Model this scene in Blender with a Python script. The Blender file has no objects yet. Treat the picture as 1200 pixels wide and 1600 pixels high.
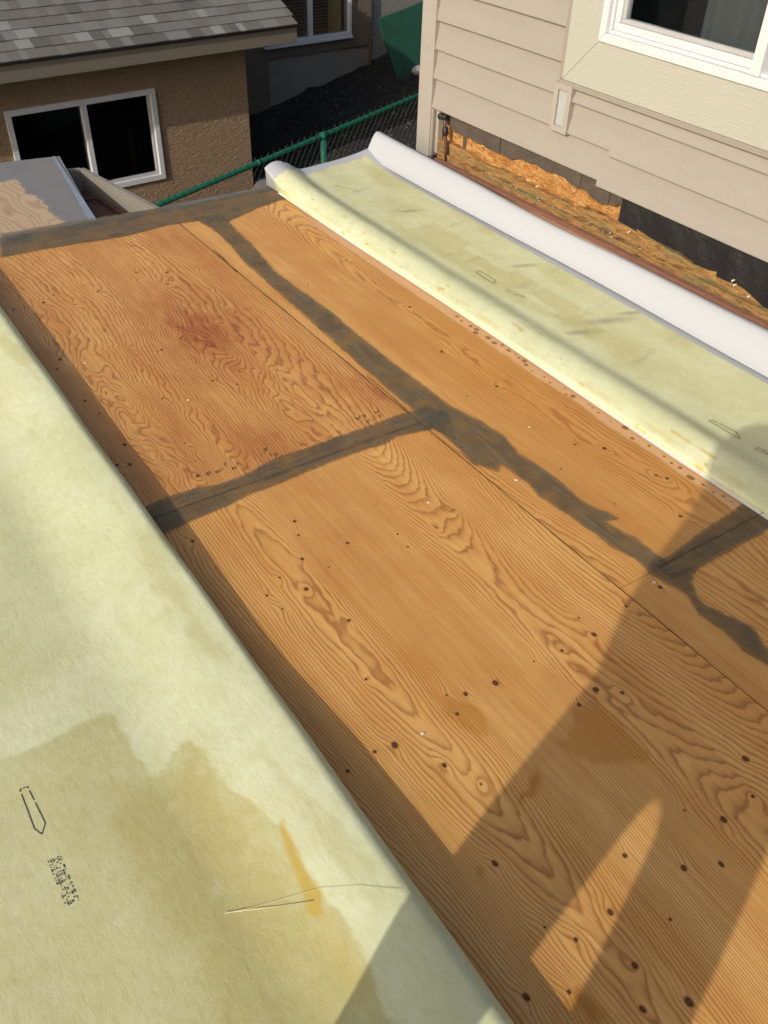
import bpy, bmesh, math, random
import numpy as np
from mathutils import Vector, Matrix

random.seed(7); RNG = np.random.default_rng(11)
scene = bpy.context.scene
R = math.radians
# ------------------------------------------------------------------ camera, sky, sun, exposure
EYE = Vector((0.0, 0.0, 1.75))          # deck boards lie at z = 0, +Y runs along the boards, +X towards the house
cam = bpy.data.cameras.new('camera'); camo = bpy.data.objects.new('camera', cam); scene.collection.objects.link(camo)
right = Vector((0.831661, -0.554656, 0.026410)); down = Vector((-0.337768, -0.543060, -0.768764)); fwd = Vector((0.440742, 0.630430, -0.638987))
m = Matrix((right, -down, -fwd)).transposed().to_4x4(); m.translation = EYE
camo.matrix_world = m
cam.sensor_fit = 'VERTICAL'; cam.sensor_height = 24.0; cam.lens = 1404.76 / 1600 * 24.0
cam.clip_start = 0.02; cam.clip_end = 1500
scene.camera = camo
SUN_EL = R(27.0); SUN_AZ = Vector((0.951, 0.309, 0)).normalized()      # horizontal direction the light travels
world = bpy.data.worlds.new('World'); scene.world = world; world.use_nodes = True
wn = world.node_tree.nodes; wl = world.node_tree.links
sky = wn.new('ShaderNodeTexSky'); sky.sky_type = 'NISHITA'; sky.sun_disc = False
sky.sun_elevation = SUN_EL; sky.sun_rotation = math.atan2(-SUN_AZ.x, -SUN_AZ.y)
sky.air_density = 1.0; sky.dust_density = 3.0; sky.ozone_density = 0.5
wl.new(sky.outputs[0], wn['Background'].inputs[0]); wn['Background'].inputs[1].default_value = 0.135
sl = bpy.data.lights.new('sun', 'SUN'); sl.energy = 2.75; sl.angle = R(0.55); sl.color = (1.0, 0.955, 0.89)
so = bpy.data.objects.new('sun', sl); scene.collection.objects.link(so)
sd = Vector((SUN_AZ.x * math.cos(SUN_EL), SUN_AZ.y * math.cos(SUN_EL), -math.sin(SUN_EL)))
so.rotation_euler = sd.to_track_quat('-Z', 'Y').to_euler(); so.location = (-8, -4, 9)
vs = scene.view_settings; vs.view_transform = 'Standard'; vs.look = 'None'; vs.exposure = 0.17; vs.gamma = 1.0; vs.use_curve_mapping = False
scene.render.engine = 'CYCLES'

# ------------------------------------------------------------------ measured outlines on the deck, in metres
BAND_EDGE = [(0.805,4.389),(1.103,4.367),(1.416,4.337),(1.742,4.297),(2.036,4.305),(2.274,4.321),(2.279,4.177),(2.277,4.084),(2.158,4.11),(1.988,4.067),(1.885,4.02),(1.765,3.977),(1.707,4.056),(1.608,4.077),(1.52,4.091),(1.311,4.07),(1.159,4.081),(1.073,4.097),(0.901,4.115),(0.73,4.119)]
BAND_LONG = [(1.658,4.113),(1.731,4.108),(1.805,4.095),(1.78,3.833),(1.761,3.63),(1.723,3.374),(1.727,3.152),(1.739,2.906),(1.728,2.692),(1.726,2.46),(1.729,2.296),(1.732,2.102),(1.761,1.984),(1.777,1.859),(1.754,1.747),(1.771,1.581),(1.759,1.446),(1.795,1.318),(1.749,1.329),(1.772,1.228),(1.77,1.13),(1.819,1.036),(1.754,0.988),(1.731,0.929),(1.749,0.871),(1.779,0.805),(1.749,0.746),(1.737,0.641),(1.701,0.615),(1.698,0.691),(1.682,0.755),(1.696,0.836),(1.688,0.91),(1.718,0.975),(1.693,1.09),(1.703,1.162),(1.679,1.246),(1.681,1.316),(1.671,1.423),(1.655,1.525),(1.671,1.596),(1.66,1.718),(1.629,1.692),(1.587,1.779),(1.601,1.928),(1.598,2.15),(1.603,2.321),(1.609,2.504),(1.614,2.7),(1.626,2.973),(1.633,3.207),(1.644,3.498),(1.675,3.722),(1.685,3.951)]
BAND_J1 = [(0.545,2.117),(0.611,2.129),(0.679,2.138),(0.774,2.132),(0.837,2.112),(0.944,2.116),(1.042,2.14),(1.175,2.138),(1.387,2.139),(1.539,2.143),(1.658,2.128),(1.7,2.064),(1.621,1.907),(1.593,2.004),(1.462,2.031),(1.404,2.018),(1.293,2.027),(1.129,2.021),(1.018,2.015),(0.911,2.013),(0.812,1.998),(0.711,1.993),(0.605,1.98),(0.519,1.952)]
BAND_J2 = [(1.728,1.115),(1.813,1.12),(1.899,1.135),(2.035,1.15),(2.187,1.165),(2.404,1.166),(2.305,1.044),(2.145,1.04),(1.946,1.036),(1.819,1.036),(1.741,1.044)]
KNOTS = [(0.891,1.674),(0.937,1.605),(1.037,1.664),(1.183,1.619),(1.299,1.581),(1.395,1.62),(0.737,1.598),(0.748,1.531),(0.8,1.641),(0.877,1.4),(0.84,1.563),(1.177,1.557),(0.807,1.208),(0.946,1.06),(0.988,1.038),(0.934,1.001),(0.708,1.018),(0.757,1.008),(0.629,1.008),(1.072,1.025),(1.2,1.027),(1.286,1.016),(1.404,1.078),(1.396,1.012),(1.544,1.041),(0.822,0.902),(0.861,0.818),(1.271,0.875),(1.319,0.832),(1.202,0.862),(1.422,0.538),(1.355,0.464),(1.198,0.523),(1.253,0.461),(1.009,0.518),(1.093,0.431),(1.166,0.394),(0.768,0.653),(0.896,0.447),(0.987,0.371),(0.766,0.496),(0.8,0.444),(0.862,0.346),(0.722,0.379),(0.65,0.416),(0.816,0.282),(0.898,0.244),(0.66,1.909),(0.954,1.831),(0.932,1.769),(1.195,3.677),(1.18,3.611),(1.308,3.611),(1.267,3.502),(1.446,3.598),(1.384,3.144),(1.149,3.124),(1.181,3.05),(1.286,3.049),(1.119,3.033),(1.02,2.987),(0.922,3.046),(0.761,3.6),(0.815,3.642),(0.865,3.518),(0.986,3.582),(0.72,3.487),(0.67,3.114),(0.638,3.052),(0.756,2.589),(0.886,2.666),(1.09,2.683),(1.154,2.614),(1.204,2.699),(0.668,2.689),(0.651,2.79),(0.672,2.468),(0.61,2.374),(0.645,2.356),(0.841,2.373),(0.831,2.262),(0.801,2.185),(0.745,2.323),(0.954,3.672),(0.64,3.599),(1.961,2.109),(1.827,2.113),(2.085,1.867),(2.022,1.612),(1.952,1.681),(1.818,1.604),(2.078,1.383),(2.06,1.414),(1.837,1.379),(1.968,1.228),(1.68,1.043),(2.06,3.317),(2.205,3.38),(1.784,3.19),(1.982,3.852),(2.046,2.79),(1.938,2.418),(1.731,0.819)]
BARE = [(1.347,1.69),(0.83,0.999),(0.739,3.039),(0.96,2.607),(1.888,1.841),(1.653,1.634),(1.679,1.065),(2.457,3.061)]
GLUE = [[(1.205,0.865),(1.252,0.846),(1.248,0.704),(1.247,0.652),(1.19,0.668),(1.097,0.739),(1.083,0.81)],[(0.997,0.792),(0.987,0.758),(0.942,0.729),(0.901,0.723),(0.896,0.739),(0.935,0.753)],[(0.72,0.368),(0.746,0.367),(0.756,0.318),(0.737,0.291),(0.716,0.318),(0.715,0.351),(0.689,0.349),(0.691,0.36)],[(0.736,0.67),(0.742,0.653),(0.732,0.64),(0.726,0.65)],[(0.933,1.061),(0.987,1.004),(0.99,0.934),(0.954,0.913),(0.927,0.952),(0.911,1.007)]]
STAIN = [(1.209,3.064,0.3,1.0),(1.177,3.052,0.13,0.8),(1.583,2.333,0.22,0.75),(1.067,2.204,0.28,0.6),(1.415,2.461,0.22,0.35),(1.602,3.641,0.18,0.35),(0.986,3.845,0.16,0.35),(1.401,2.176,0.12,0.4)]
TICKS = [(0.829,2.179),(0.859,2.176),(0.899,2.195),(0.911,2.164),(0.939,2.175),(0.801,2.185),(1.044,2.197),(1.055,2.161),(1.059,2.133),(1.404,2.198),(1.432,2.204),(1.423,2.163),(1.481,2.198),(1.479,2.166),(1.162,2.158),(1.275,3.979),(1.28,3.952),(0.77,3.912)]
PM1 = [(-0.07,1.44),(-0.014,1.444),(0.069,1.437),(0.167,1.442),(0.226,1.443),(0.241,1.421),(0.239,1.343),(0.246,1.287),(0.255,1.218),(0.311,1.249),(0.363,1.253),(0.375,1.194),(0.376,1.115),(0.402,1.014),(0.427,0.945),(0.415,0.819),(0.425,0.735),(0.431,0.629),(0.406,0.486),(-0.237,0.882)]
PM2 = [(0.165,1.232),(0.247,1.217),(0.341,1.206),(0.36,1.097),(0.382,0.974),(0.392,0.882),(0.404,0.748),(0.408,0.616),(0.344,0.515),(0.128,0.656),(0.16,0.805),(0.137,0.967),(0.108,1.134)]
AMBER = [(0.43,0.959),(0.44,0.956),(0.432,0.932),(0.433,0.897),(0.423,0.837),(0.424,0.808),(0.429,0.771),(0.413,0.749),(0.406,0.723),(0.376,0.75),(0.391,0.801),(0.398,0.853),(0.409,0.904),(0.413,0.935)]
ARROW_L = [(-0.001,1.345),(0.015,1.344),(0.02,1.235),(0.006,1.213),(-0.003,1.234)]
CODE_L = [(-0.003,1.147),(0.023,1.135),(0.021,1.028),(-0.005,1.031)]
STRAW = [[(0.249,0.85),(0.306,0.826),(0.364,0.802),(0.421,0.777),(0.483,0.734),(0.546,0.681)],[(0.252,0.85),(0.336,0.804),(0.401,0.767)]]
AR1 = [(2.532,4.282),(2.563,4.287),(2.552,4.181),(2.523,4.141),(2.515,4.168)]
AR2 = [(2.474,2.888),(2.498,2.896),(2.5,2.79),(2.485,2.762),(2.47,2.77)]
AR3 = [(2.438,1.525),(2.452,1.526),(2.464,1.427),(2.445,1.394),(2.439,1.411)]
CR1 = [(2.477,4.124),(2.541,3.97)]
CR2 = [(2.468,2.685),(2.491,2.58)]
CR3 = [(2.437,1.329),(2.448,1.267)]
SMEAR = [(2.668,2.252,0.07),(2.496,2.241,0.05),(2.798,2.253,0.04),(2.722,2.84,0.04),(2.637,3.637,0.04)]
GREYROOF = [(1.382,5.379),(1.254,4.31),(0.795,4.372),(0.403,4.393),(0.661,5.624),(1.098,5.452)]
BAREWOOD = [(0.798,5.08),(1.006,5.123),(1.104,5.146),(1.075,4.902),(1.121,4.814),(1.104,4.556),(1.126,4.43),(0.957,4.409),(0.806,4.409),(0.634,4.423)]
CURB = [(1.246,5.256),(1.316,5.252),(1.464,5.204),(1.601,4.418)]
GREYWOOD2 = [(1.006,5.123),(1.129,5.315)]

# ------------------------------------------------------------------ helpers
def tag(o, label=None, cat=None, group=None, kind=None):
    if label: o['label'] = label
    if cat: o['category'] = cat
    if group: o['group'] = group
    if kind: o['kind'] = kind
    return o
ORG = {}
def link(o): scene.collection.objects.link(o); return o
def empty(name, loc=(0, 0, 0), rz=0.0, parent=None):
    o = bpy.data.objects.new(name, None); link(o); o.empty_display_size = 0.1
    if parent:
        o.parent = parent; ORG[o.name] = ORG[parent.name]
    else:
        o.location = loc; o.rotation_euler = (0, 0, rz); ORG[o.name] = Vector(loc)
    return o
def mesh_obj(name, me, parent=None, loc=None):
    o = bpy.data.objects.new(name, me); link(o)
    if parent: o.parent = parent; ORG[o.name] = ORG[parent.name]
    else: ORG[o.name] = Vector((0, 0, 0))
    if loc is not None: o.location = loc
    return o
class MB:
    def __init__(s): s.v = []; s.f = []
    def add(s, vs, fs):
        b = len(s.v); s.v += [tuple(p) for p in vs]; s.f += [tuple(b + i for i in q) for q in fs]; return s
    def box(s, a, b):
        (x0, y0, z0), (x1, y1, z1) = a, b
        x0, x1 = min(x0, x1), max(x0, x1); y0, y1 = min(y0, y1), max(y0, y1); z0, z1 = min(z0, z1), max(z0, z1)
        return s.add([(x0,y0,z0),(x1,y0,z0),(x1,y1,z0),(x0,y1,z0),(x0,y0,z1),(x1,y0,z1),(x1,y1,z1),(x0,y1,z1)],
                     [(0,3,2,1),(4,5,6,7),(0,1,5,4),(1,2,6,5),(2,3,7,6),(3,0,4,7)])
    def prism(s, poly, axis, a, b):
        """poly: 2D points, extruded along axis 0/1/2 from a to b"""
        def P(p, t):
            if axis == 0: return (t, p[0], p[1])
            if axis == 1: return (p[0], t, p[1])
            return (p[0], p[1], t)
        n = len(poly)
        return s.add([P(p, a) for p in poly] + [P(p, b) for p in poly],
                     [tuple(range(n)), tuple(range(2 * n - 1, n - 1, -1))] + [(i, i + n, (i + 1) % n + n, (i + 1) % n) for i in range(n)])
    def tube(s, pts, r, n=8, cap=True):
        pts = [Vector(p) for p in pts]; rings = []
        rr = r if isinstance(r, (list, tuple)) else [r] * len(pts)
        up = Vector((0, 0, 1))
        base = len(s.v)
        for i, p in enumerate(pts):
            d = (pts[min(i + 1, len(pts) - 1)] - pts[max(i - 1, 0)]).normalized()
            u = d.cross(up)
            if u.length < 1e-3: u = d.cross(Vector((1, 0, 0)))
            u.normalize(); w = d.cross(u)
            for k in range(n):
                a = 2 * math.pi * k / n; s.v.append(tuple(p + (u * math.cos(a) + w * math.sin(a)) * rr[i]))
        for i in range(len(pts) - 1):
            for k in range(n):
                s.f.append((base + i*n + k, base + i*n + (k+1) % n, base + (i+1)*n + (k+1) % n, base + (i+1)*n + k))
        if cap:
            s.f.append(tuple(base + k for k in range(n))[::-1]); s.f.append(tuple(base + (len(pts)-1)*n + k for k in range(n)))
        return s
    def build(s, name, mat, parent=None, smooth=False, local=False, bevel=0, kind=None):
        off = Vector((0, 0, 0)) if (local or not parent) else ORG[parent.name]
        me = bpy.data.meshes.new(name)
        me.from_pydata([(x - off.x, y - off.y, z - off.z) for x, y, z in s.v], [], s.f); me.update()
        bm = bmesh.new(); bm.from_mesh(me); bmesh.ops.recalc_face_normals(bm, faces=bm.faces); bm.to_mesh(me); bm.free()
        if mat: me.materials.append(mat)
        if smooth: me.polygons.foreach_set('use_smooth', [True] * len(me.polygons))
        o = mesh_obj(name, me, parent)
        if bevel:
            bv = o.modifiers.new('bevel', 'BEVEL'); bv.width = bevel; bv.segments = 2; bv.limit_method = 'ANGLE'
        if kind: o['kind'] = kind
        return o
def boxes(name, mat, parent, lst, local=False, bevel=0):
    b = MB()
    for a, c in lst: b.box(a, c)
    return b.build(name, mat, parent, local=local, bevel=bevel)

def _hash(ix, iy, seed):
    h = (ix.astype(np.int64) * 374761393 + iy.astype(np.int64) * 668265263 + seed * 974634777) & 0x7fffffff
    h = ((h ^ (h >> 13)) * 1274126177) & 0x7fffffff
    return (h ^ (h >> 16)) & 0xffff
def perlin(x, y, seed=0):
    x = np.asarray(x, float); y = np.asarray(y, float)
    ix = np.floor(x).astype(np.int64); iy = np.floor(y).astype(np.int64); fx = x - ix; fy = y - iy
    def g(dx, dy):
        a = _hash(ix + dx, iy + dy, seed) / 65536.0 * 2 * np.pi
        return np.cos(a) * (fx - dx) + np.sin(a) * (fy - dy)
    u = fx**3 * (fx * (fx * 6 - 15) + 10); v = fy**3 * (fy * (fy * 6 - 15) + 10)
    return ((g(0,0)*(1-u) + g(1,0)*u)*(1-v) + (g(0,1)*(1-u) + g(1,1)*u)*v) * 1.4
def fbm(x, y, seed=0, o=3):
    t = 0; a = 1.0
    for k in range(o): t = t + a * perlin(x * 2**k, y * 2**k, seed + k * 17); a *= 0.5
    return t
def sstep(a, b, x):
    t = np.clip((x - a) / (b - a), 0, 1); return t * t * (3 - 2 * t)
def poly_dist(px, py, poly):
    """signed distance to polygon (negative inside)"""
    n = len(poly); d = np.full(px.shape, 1e9); ins = np.zeros(px.shape, bool)
    for i in range(n):
        ax, ay = poly[i]; bx, by = poly[(i + 1) % n]
        ex, ey = bx - ax, by - ay; wx, wy = px - ax, py - ay
        t = np.clip((wx*ex + wy*ey) / (ex*ex + ey*ey + 1e-12), 0, 1)
        d = np.minimum(d, np.hypot(wx - ex*t, wy - ey*t))
        c = ((ay > py) != (by > py)) & (px < (bx - ax) * (py - ay) / (by - ay + 1e-12) + ax); ins ^= c
    return np.where(ins, -d, d)
def grid_obj(name, P, mat, parent=None, attrs=None, smooth=True, skirt=0.0):
    """P: (n, m, 3) world points"""
    n, mm = P.shape[:2]
    off = ORG[parent.name] if parent else Vector((0, 0, 0))
    co = (P - np.array(off)).reshape(-1, 3)
    idx = np.arange(n * mm).reshape(n, mm)
    F = np.stack([idx[:-1, :-1], idx[1:, :-1], idx[1:, 1:], idx[:-1, 1:]], -1).reshape(-1, 4)
    extra = []
    if skirt:
        per = np.concatenate([idx[:, 0], idx[-1, 1:], idx[-2::-1, -1], idx[0, -2:0:-1]])
        lo = co[per].copy(); lo[:, 2] -= skirt; b = len(co); k = len(per); co = np.vstack([co, co[per], lo])
        j = np.arange(k); F = np.vstack([F, np.stack([b + j, b + k + j, b + k + (j + 1) % k, b + (j + 1) % k], -1)])
        extra = np.concatenate([per, per])
    me = bpy.data.meshes.new(name); me.vertices.add(len(co)); me.vertices.foreach_set('co', co.astype(np.float32).ravel())
    me.loops.add(F.size); me.loops.foreach_set('vertex_index', F.astype(np.int32).ravel())
    me.polygons.add(len(F)); me.polygons.foreach_set('loop_start', np.arange(0, F.size, 4, dtype=np.int32)); me.polygons.foreach_set('loop_total', np.full(len(F), 4, np.int32))
    me.update(calc_edges=True)
    for k, a in (attrs or {}).items():
        a = a.reshape(-1)
        if len(extra): a = np.concatenate([a, a[extra]])
        at = me.attributes.new(k, 'FLOAT', 'POINT'); at.data.foreach_set('value', a.astype(np.float32))
    me.polygons.foreach_set('use_smooth', [bool(smooth)] * len(me.polygons))
    me.materials.append(mat); me.validate()
    return mesh_obj(name, me, parent)

# ------------------------------------------------------------------ materials
class NT:
    def __init__(s, name):
        s.m = bpy.data.materials.new(name); s.m.use_nodes = True; s.t = s.m.node_tree; s.n = s.t.nodes; s.l = s.t.links
        s.b = s.n['Principled BSDF']; s.out = s.n['Material Output']; s.b.inputs['Specular IOR Level'].default_value = 0.3
    def put(s, sock, v):
        if isinstance(v, bpy.types.NodeSocket): s.l.new(v, sock)
        elif v is not None:
            if isinstance(v, (tuple, list)) and len(v) == 3 and sock.type == 'RGBA': v = (*v, 1)
            sock.default_value = v
    def attr(s, name):
        n = s.n.new('ShaderNodeAttribute'); n.attribute_name = name; return n.outputs['Fac']
    def coord(s, which='Object', scale=(1, 1, 1), rot=(0, 0, 0)):
        c = s.n.new('ShaderNodeTexCoord'); mp = s.n.new('ShaderNodeMapping'); s.l.new(c.outputs[which], mp.inputs[0])
        mp.inputs['Scale'].default_value = scale; mp.inputs['Rotation'].default_value = rot; return mp.outputs[0]
    def noise(s, vec, scale=1.0, detail=3, rough=0.55, dist=0.0):
        n = s.n.new('ShaderNodeTexNoise'); s.put(n.inputs['Vector'], vec); n.inputs['Scale'].default_value = scale
        n.inputs['Detail'].default_value = detail; n.inputs['Roughness'].default_value = rough; n.inputs['Distortion'].default_value = dist
        return n.outputs['Fac']
    def voro(s, vec, scale=1.0, feature='F1', out='Distance'):
        n = s.n.new('ShaderNodeTexVoronoi'); n.feature = feature; s.put(n.inputs['Vector'], vec); n.inputs['Scale'].default_value = scale; return n.outputs[out]
    def math(s, op, a, b=0.0, c=None, clamp=False):
        n = s.n.new('ShaderNodeMath'); n.operation = op; n.use_clamp = clamp; s.put(n.inputs[0], a); s.put(n.inputs[1], b)
        if c is not None: s.put(n.inputs[2], c)
        return n.outputs[0]
    def ramp(s, fac, stops):
        n = s.n.new('ShaderNodeValToRGB'); s.put(n.inputs[0], fac); e = n.color_ramp.elements
        while len(e) < len(stops): e.new(0.5)
        for k, (p, c) in enumerate(stops):
            e[k].position = p; e[k].color = (*c, 1) if isinstance(c, tuple) else (c, c, c, 1)
        return n.outputs[0]
    def mix(s, fac, a, b, mode='MIX'):
        n = s.n.new('ShaderNodeMix'); n.data_type = 'RGBA'; n.blend_type = mode; s.put(n.inputs['Factor'], fac); s.put(n.inputs['A'], a); s.put(n.inputs['B'], b)
        return n.outputs['Result']
    def bump(s, h, strength=0.3, dist=0.01, normal=None):
        n = s.n.new('ShaderNodeBump'); n.inputs['Strength'].default_value = strength; n.inputs['Distance'].default_value = dist; s.put(n.inputs['Height'], h)
        if normal is not None: s.l.new(normal, n.inputs['Normal'])
        return n.outputs[0]
    def fin(s, col=None, rough=None, normal=None, metal=None, spec=None):
        s.put(s.b.inputs['Base Color'], col); s.put(s.b.inputs['Roughness'], rough); s.put(s.b.inputs['Metallic'], metal); s.put(s.b.inputs['Specular IOR Level'], spec)
        if normal is not None: s.l.new(normal, s.b.inputs['Normal'])
        return s.m
    def alpha(s, fac):
        t = s.n.new('ShaderNodeBsdfTransparent'); mx = s.n.new('ShaderNodeMixShader'); s.put(mx.inputs[0], fac)
        s.l.new(t.outputs[0], mx.inputs[1]); s.l.new(s.b.outputs[0], mx.inputs[2]); s.l.new(mx.outputs[0], s.out.inputs[0]); return s.m

def mat_plain(name, col, rough=0.6, var=0.12, scale=8.0, bump=0.0, bscale=60.0, metal=0.0, spec=0.3, stretch=(1, 1, 1)):
    t = NT(name); v = t.coord('Object', stretch); n = t.noise(v, scale, 4)
    c = t.mix(n, tuple(x * (1 - var) for x in col), tuple(min(1, x * (1 + var)) for x in col))
    nb = t.bump(t.noise(v, bscale, 3), bump, 0.01) if bump else None
    return t.fin(c, rough, nb, metal, spec)

def m_plywood():
    t = NT('fir_plywood')
    g = t.attr('grain'); fr = t.math('FRACT', g)
    line = t.ramp(fr, [(0.0, 0.40), (0.07, 0.0), (0.42, 0.05), (0.68, 0.34), (0.84, 0.92), (0.94, 1.0), (1.0, 0.40)])
    v1 = t.coord('Object', (1, 1, 1)); st = t.coord('Object', (300, 9, 1)); st2 = t.coord('Object', (70, 1.1, 1))
    streak = t.noise(st, 1.0, 2, 0.5); band = t.noise(st2, 1.0, 3, 0.6); wide = t.noise(t.coord('Object', (9, 0.9, 1)), 1.0, 3, 0.6, 0.4)
    patch = t.noise(v1, 4.0, 4, 0.6)
    fade = t.ramp(t.noise(t.coord('Object', (16, 3.5, 1)), 1.0, 3, 0.6), [(0.30, 0.42), (0.48, 0.85), (0.66, 1.0)])      # grain lines come and go
    broke = t.math('MULTIPLY_ADD', t.noise(t.coord('Object', (120, 22, 1)), 1.0, 3, 0.65), 1.2, 0.42, clamp=True)
    amp = t.math('MULTIPLY', t.math('MULTIPLY', line, fade), broke)
    base = t.mix(t.math('MULTIPLY_ADD', band, 1.6, -0.3, clamp=True), (0.71, 0.375, 0.102), (0.89, 0.535, 0.185))
    base = t.mix(t.math('MULTIPLY_ADD', wide, 3.0, -1.15, clamp=True), base, t.mix(1.0, base, (0.86, 0.76, 0.62), 'MULTIPLY'))
    base = t.mix(t.math('MULTIPLY_ADD', patch, 2.6, -1.0, clamp=True), base, t.mix(1.0, base, (0.90, 0.80, 0.70), 'MULTIPLY'))
    base = t.mix(t.math('MULTIPLY', amp, 0.84, clamp=True), base, (0.34, 0.120, 0.026))
    base = t.mix(t.math('MULTIPLY_ADD', streak, 1.1, -0.30, clamp=True), base, t.mix(1.0, base, (0.76, 0.68, 0.58), 'MULTIPLY'))
    tone = t.attr('tone'); base = t.mix(tone, base, t.mix(1.0, base, (0.88, 0.78, 0.66), 'MULTIPLY'))
    pale = t.attr('pale'); base = t.mix(pale, base, (0.66, 0.395, 0.20))
    glue = t.attr('glue'); base = t.mix(t.math('MULTIPLY', glue, 0.78, clamp=True), base, t.mix(0.55, t.mix(1.0, base, (0.78, 0.60, 0.36), 'MULTIPLY'), (0.46, 0.205, 0.024)))
    stn = t.attr('stain'); sn = t.math('MULTIPLY', stn, t.math('MULTIPLY_ADD', t.noise(t.coord('Object', (30, 9, 1)), 1.0, 4, 0.65), 1.7, 0.05), clamp=True)
    base = t.mix(sn, base, t.mix(1.0, base, (0.60, 0.385, 0.36), 'MULTIPLY'))
    # black specks of pitch and dirt
    sp = t.voro(v1, 48.0); spk = t.ramp(sp, [(0.0, 1.0), (0.035, 0.9), (0.05, 0.0)])
    dirt = t.math('MULTIPLY', spk, t.math('GREATER_THAN', t.noise(v1, 21.0, 2), 0.56))
    base = t.mix(t.math('MULTIPLY', dirt, 0.7), base, (0.05, 0.025, 0.015))
    h = t.math('ADD', t.math('MULTIPLY', line, -0.5), t.math('MULTIPLY', streak, 0.9))
    rough = t.math('MULTIPLY_ADD', glue, -0.22, 0.62)
    return t.fin(base, t.math('MULTIPLY_ADD', glue, -0.20, 0.52), t.bump(h, 0.22, 0.0014), spec=0.42)

def m_felt(name='felt_backing'):
    t = NT(name); v = t.coord('Object'); vs_ = t.coord('Object', (1.0, 0.5, 1.0), (0, 0, R(18)))
    a = t.noise(v, 3.2, 4, 0.6); fib = t.noise(vs_, 60.0, 5, 0.72, 0.5); fine = t.noise(v, 420.0, 2)
    stn = t.attr('stain'); amb = t.attr('amber'); wht = t.attr('white'); dk = t.attr('smudge_crease')
    c = t.mix(t.math('MULTIPLY_ADD', a, 1.8, -0.4, clamp=True), (0.60, 0.605, 0.345), (0.705, 0.715, 0.48))
    mot = t.noise(v, 16.0, 5, 0.65)
    c = t.mix(t.math('MULTIPLY_ADD', mot, 1.4, -0.62, clamp=True), c, (0.56, 0.535, 0.28))
    s2 = t.math('MULTIPLY', stn, t.math('MULTIPLY_ADD', t.noise(v, 13.0, 5, 0.65), 1.2, 0.28), clamp=True)
    c = t.mix(s2, c, (0.485, 0.435, 0.185))
    c = t.mix(t.math('MULTIPLY_ADD', fib, 2.2, -0.85, clamp=True), c, t.mix(1.0, c, (0.88, 0.85, 0.74), 'MULTIPLY'))
    c = t.mix(amb, c, (0.52, 0.345, 0.05))
    c = t.mix(t.math('MULTIPLY', dk, t.math('MULTIPLY_ADD', t.noise(v, 230.0, 3, 0.7), 2.2, -0.55, clamp=True)), c, (0.16, 0.15, 0.12))
    spk = t.math('MULTIPLY', t.ramp(t.voro(v, 34.0), [(0.0, 1.0), (0.025, 0.9), (0.04, 0.0)]), t.math('GREATER_THAN', t.noise(v, 12.0, 2), 0.60))
    c = t.mix(t.math('MULTIPLY', spk, 0.75), c, (0.08, 0.06, 0.04))
    c = t.mix(wht, c, (0.43, 0.433, 0.437))
    bs = t.math('MULTIPLY_ADD', wht, -0.97, 1.0)
    h = t.math('MULTIPLY', t.math('ADD', t.math('MULTIPLY', fib, 1.0), t.math('MULTIPLY', fine, 0.25)), bs)
    rough = t.math('MULTIPLY_ADD', t.math('MAXIMUM', wht, amb), -0.20, 0.62)
    return t.fin(c, rough, t.bump(h, 0.22, 0.006), spec=0.28)

def m_filler(name, along_x):
    t = NT(name); v = t.coord('Object', (1, 1, 1)); st = t.coord('Object', (9, 85, 1) if along_x else (85, 7, 1), (0, 0, R(-4)))
    n = t.noise(st, 1.0, 4, 0.6, 0.3); n2 = t.noise(v, 11.0, 4, 0.6); gr = t.noise(t.coord('Object', (230, 6, 1)), 1.0, 2); big = t.noise(v, 5.5, 3, 0.5)
    c = t.mix(t.math('MULTIPLY_ADD', n, 2.6, -0.8, clamp=True), (0.085, 0.068, 0.038), (0.172, 0.152, 0.100))
    c = t.mix(t.math('MULTIPLY_ADD', n2, 3.4, -1.5, clamp=True), c, (0.25, 0.145, 0.05))
    c = t.mix(t.ramp(t.noise(v, 7.0, 4, 0.65), [(0.0, 0.0), (0.50, 0.0), (0.72, 0.8)]), c, (0.060, 0.058, 0.048))
    ed = t.attr('edge')
    cov = t.math('ADD', t.math('MULTIPLY', ed, 0.70), t.math('ADD', t.math('MULTIPLY', t.math('MULTIPLY_ADD', n, 2.0, -0.5), 0.34), t.math('ADD', t.math('MULTIPLY', gr, 0.42), t.math('MULTIPLY', big, 0.42))))
    a = t.ramp(cov, [(0.0, 0.0), (0.60, 0.0), (0.84, 0.36), (1.0, 0.70)])
    t.fin(c, 0.6, t.bump(n, 0.25, 0.002))
    return t.alpha(a)

def m_siding(name, col, var=0.035):
    t = NT(name); v = t.coord('Object'); n = t.noise(t.coord('Object', (1, 1.5, 6)), 1.6, 4, 0.6); d = t.noise(v, 26.0, 4, 0.7)
    c = t.mix(n, tuple(x * (1 - var * 2) for x in col), tuple(x * (1 + var) for x in col))
    c = t.mix(t.math('MULTIPLY_ADD', d, 1.3, -0.62, clamp=True), c, tuple(x * 0.84 for x in col))
    sc = t.ramp(t.noise(t.coord('Object', (1, 5, 22), (R(30), 0, 0)), 1.2, 2), [(0.0, 0.0), (0.74, 0.0), (0.80, 0.5)])
    c = t.mix(sc, c, tuple(x * 0.72 for x in col))
    g = t.noise(t.coord('Object', (1, 9, 120)), 1.0, 3)
    return t.fin(c, 0.5, t.bump(t.math('ADD', t.math('MULTIPLY', g, 0.25), n), 0.12, 0.006), spec=0.3)

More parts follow.
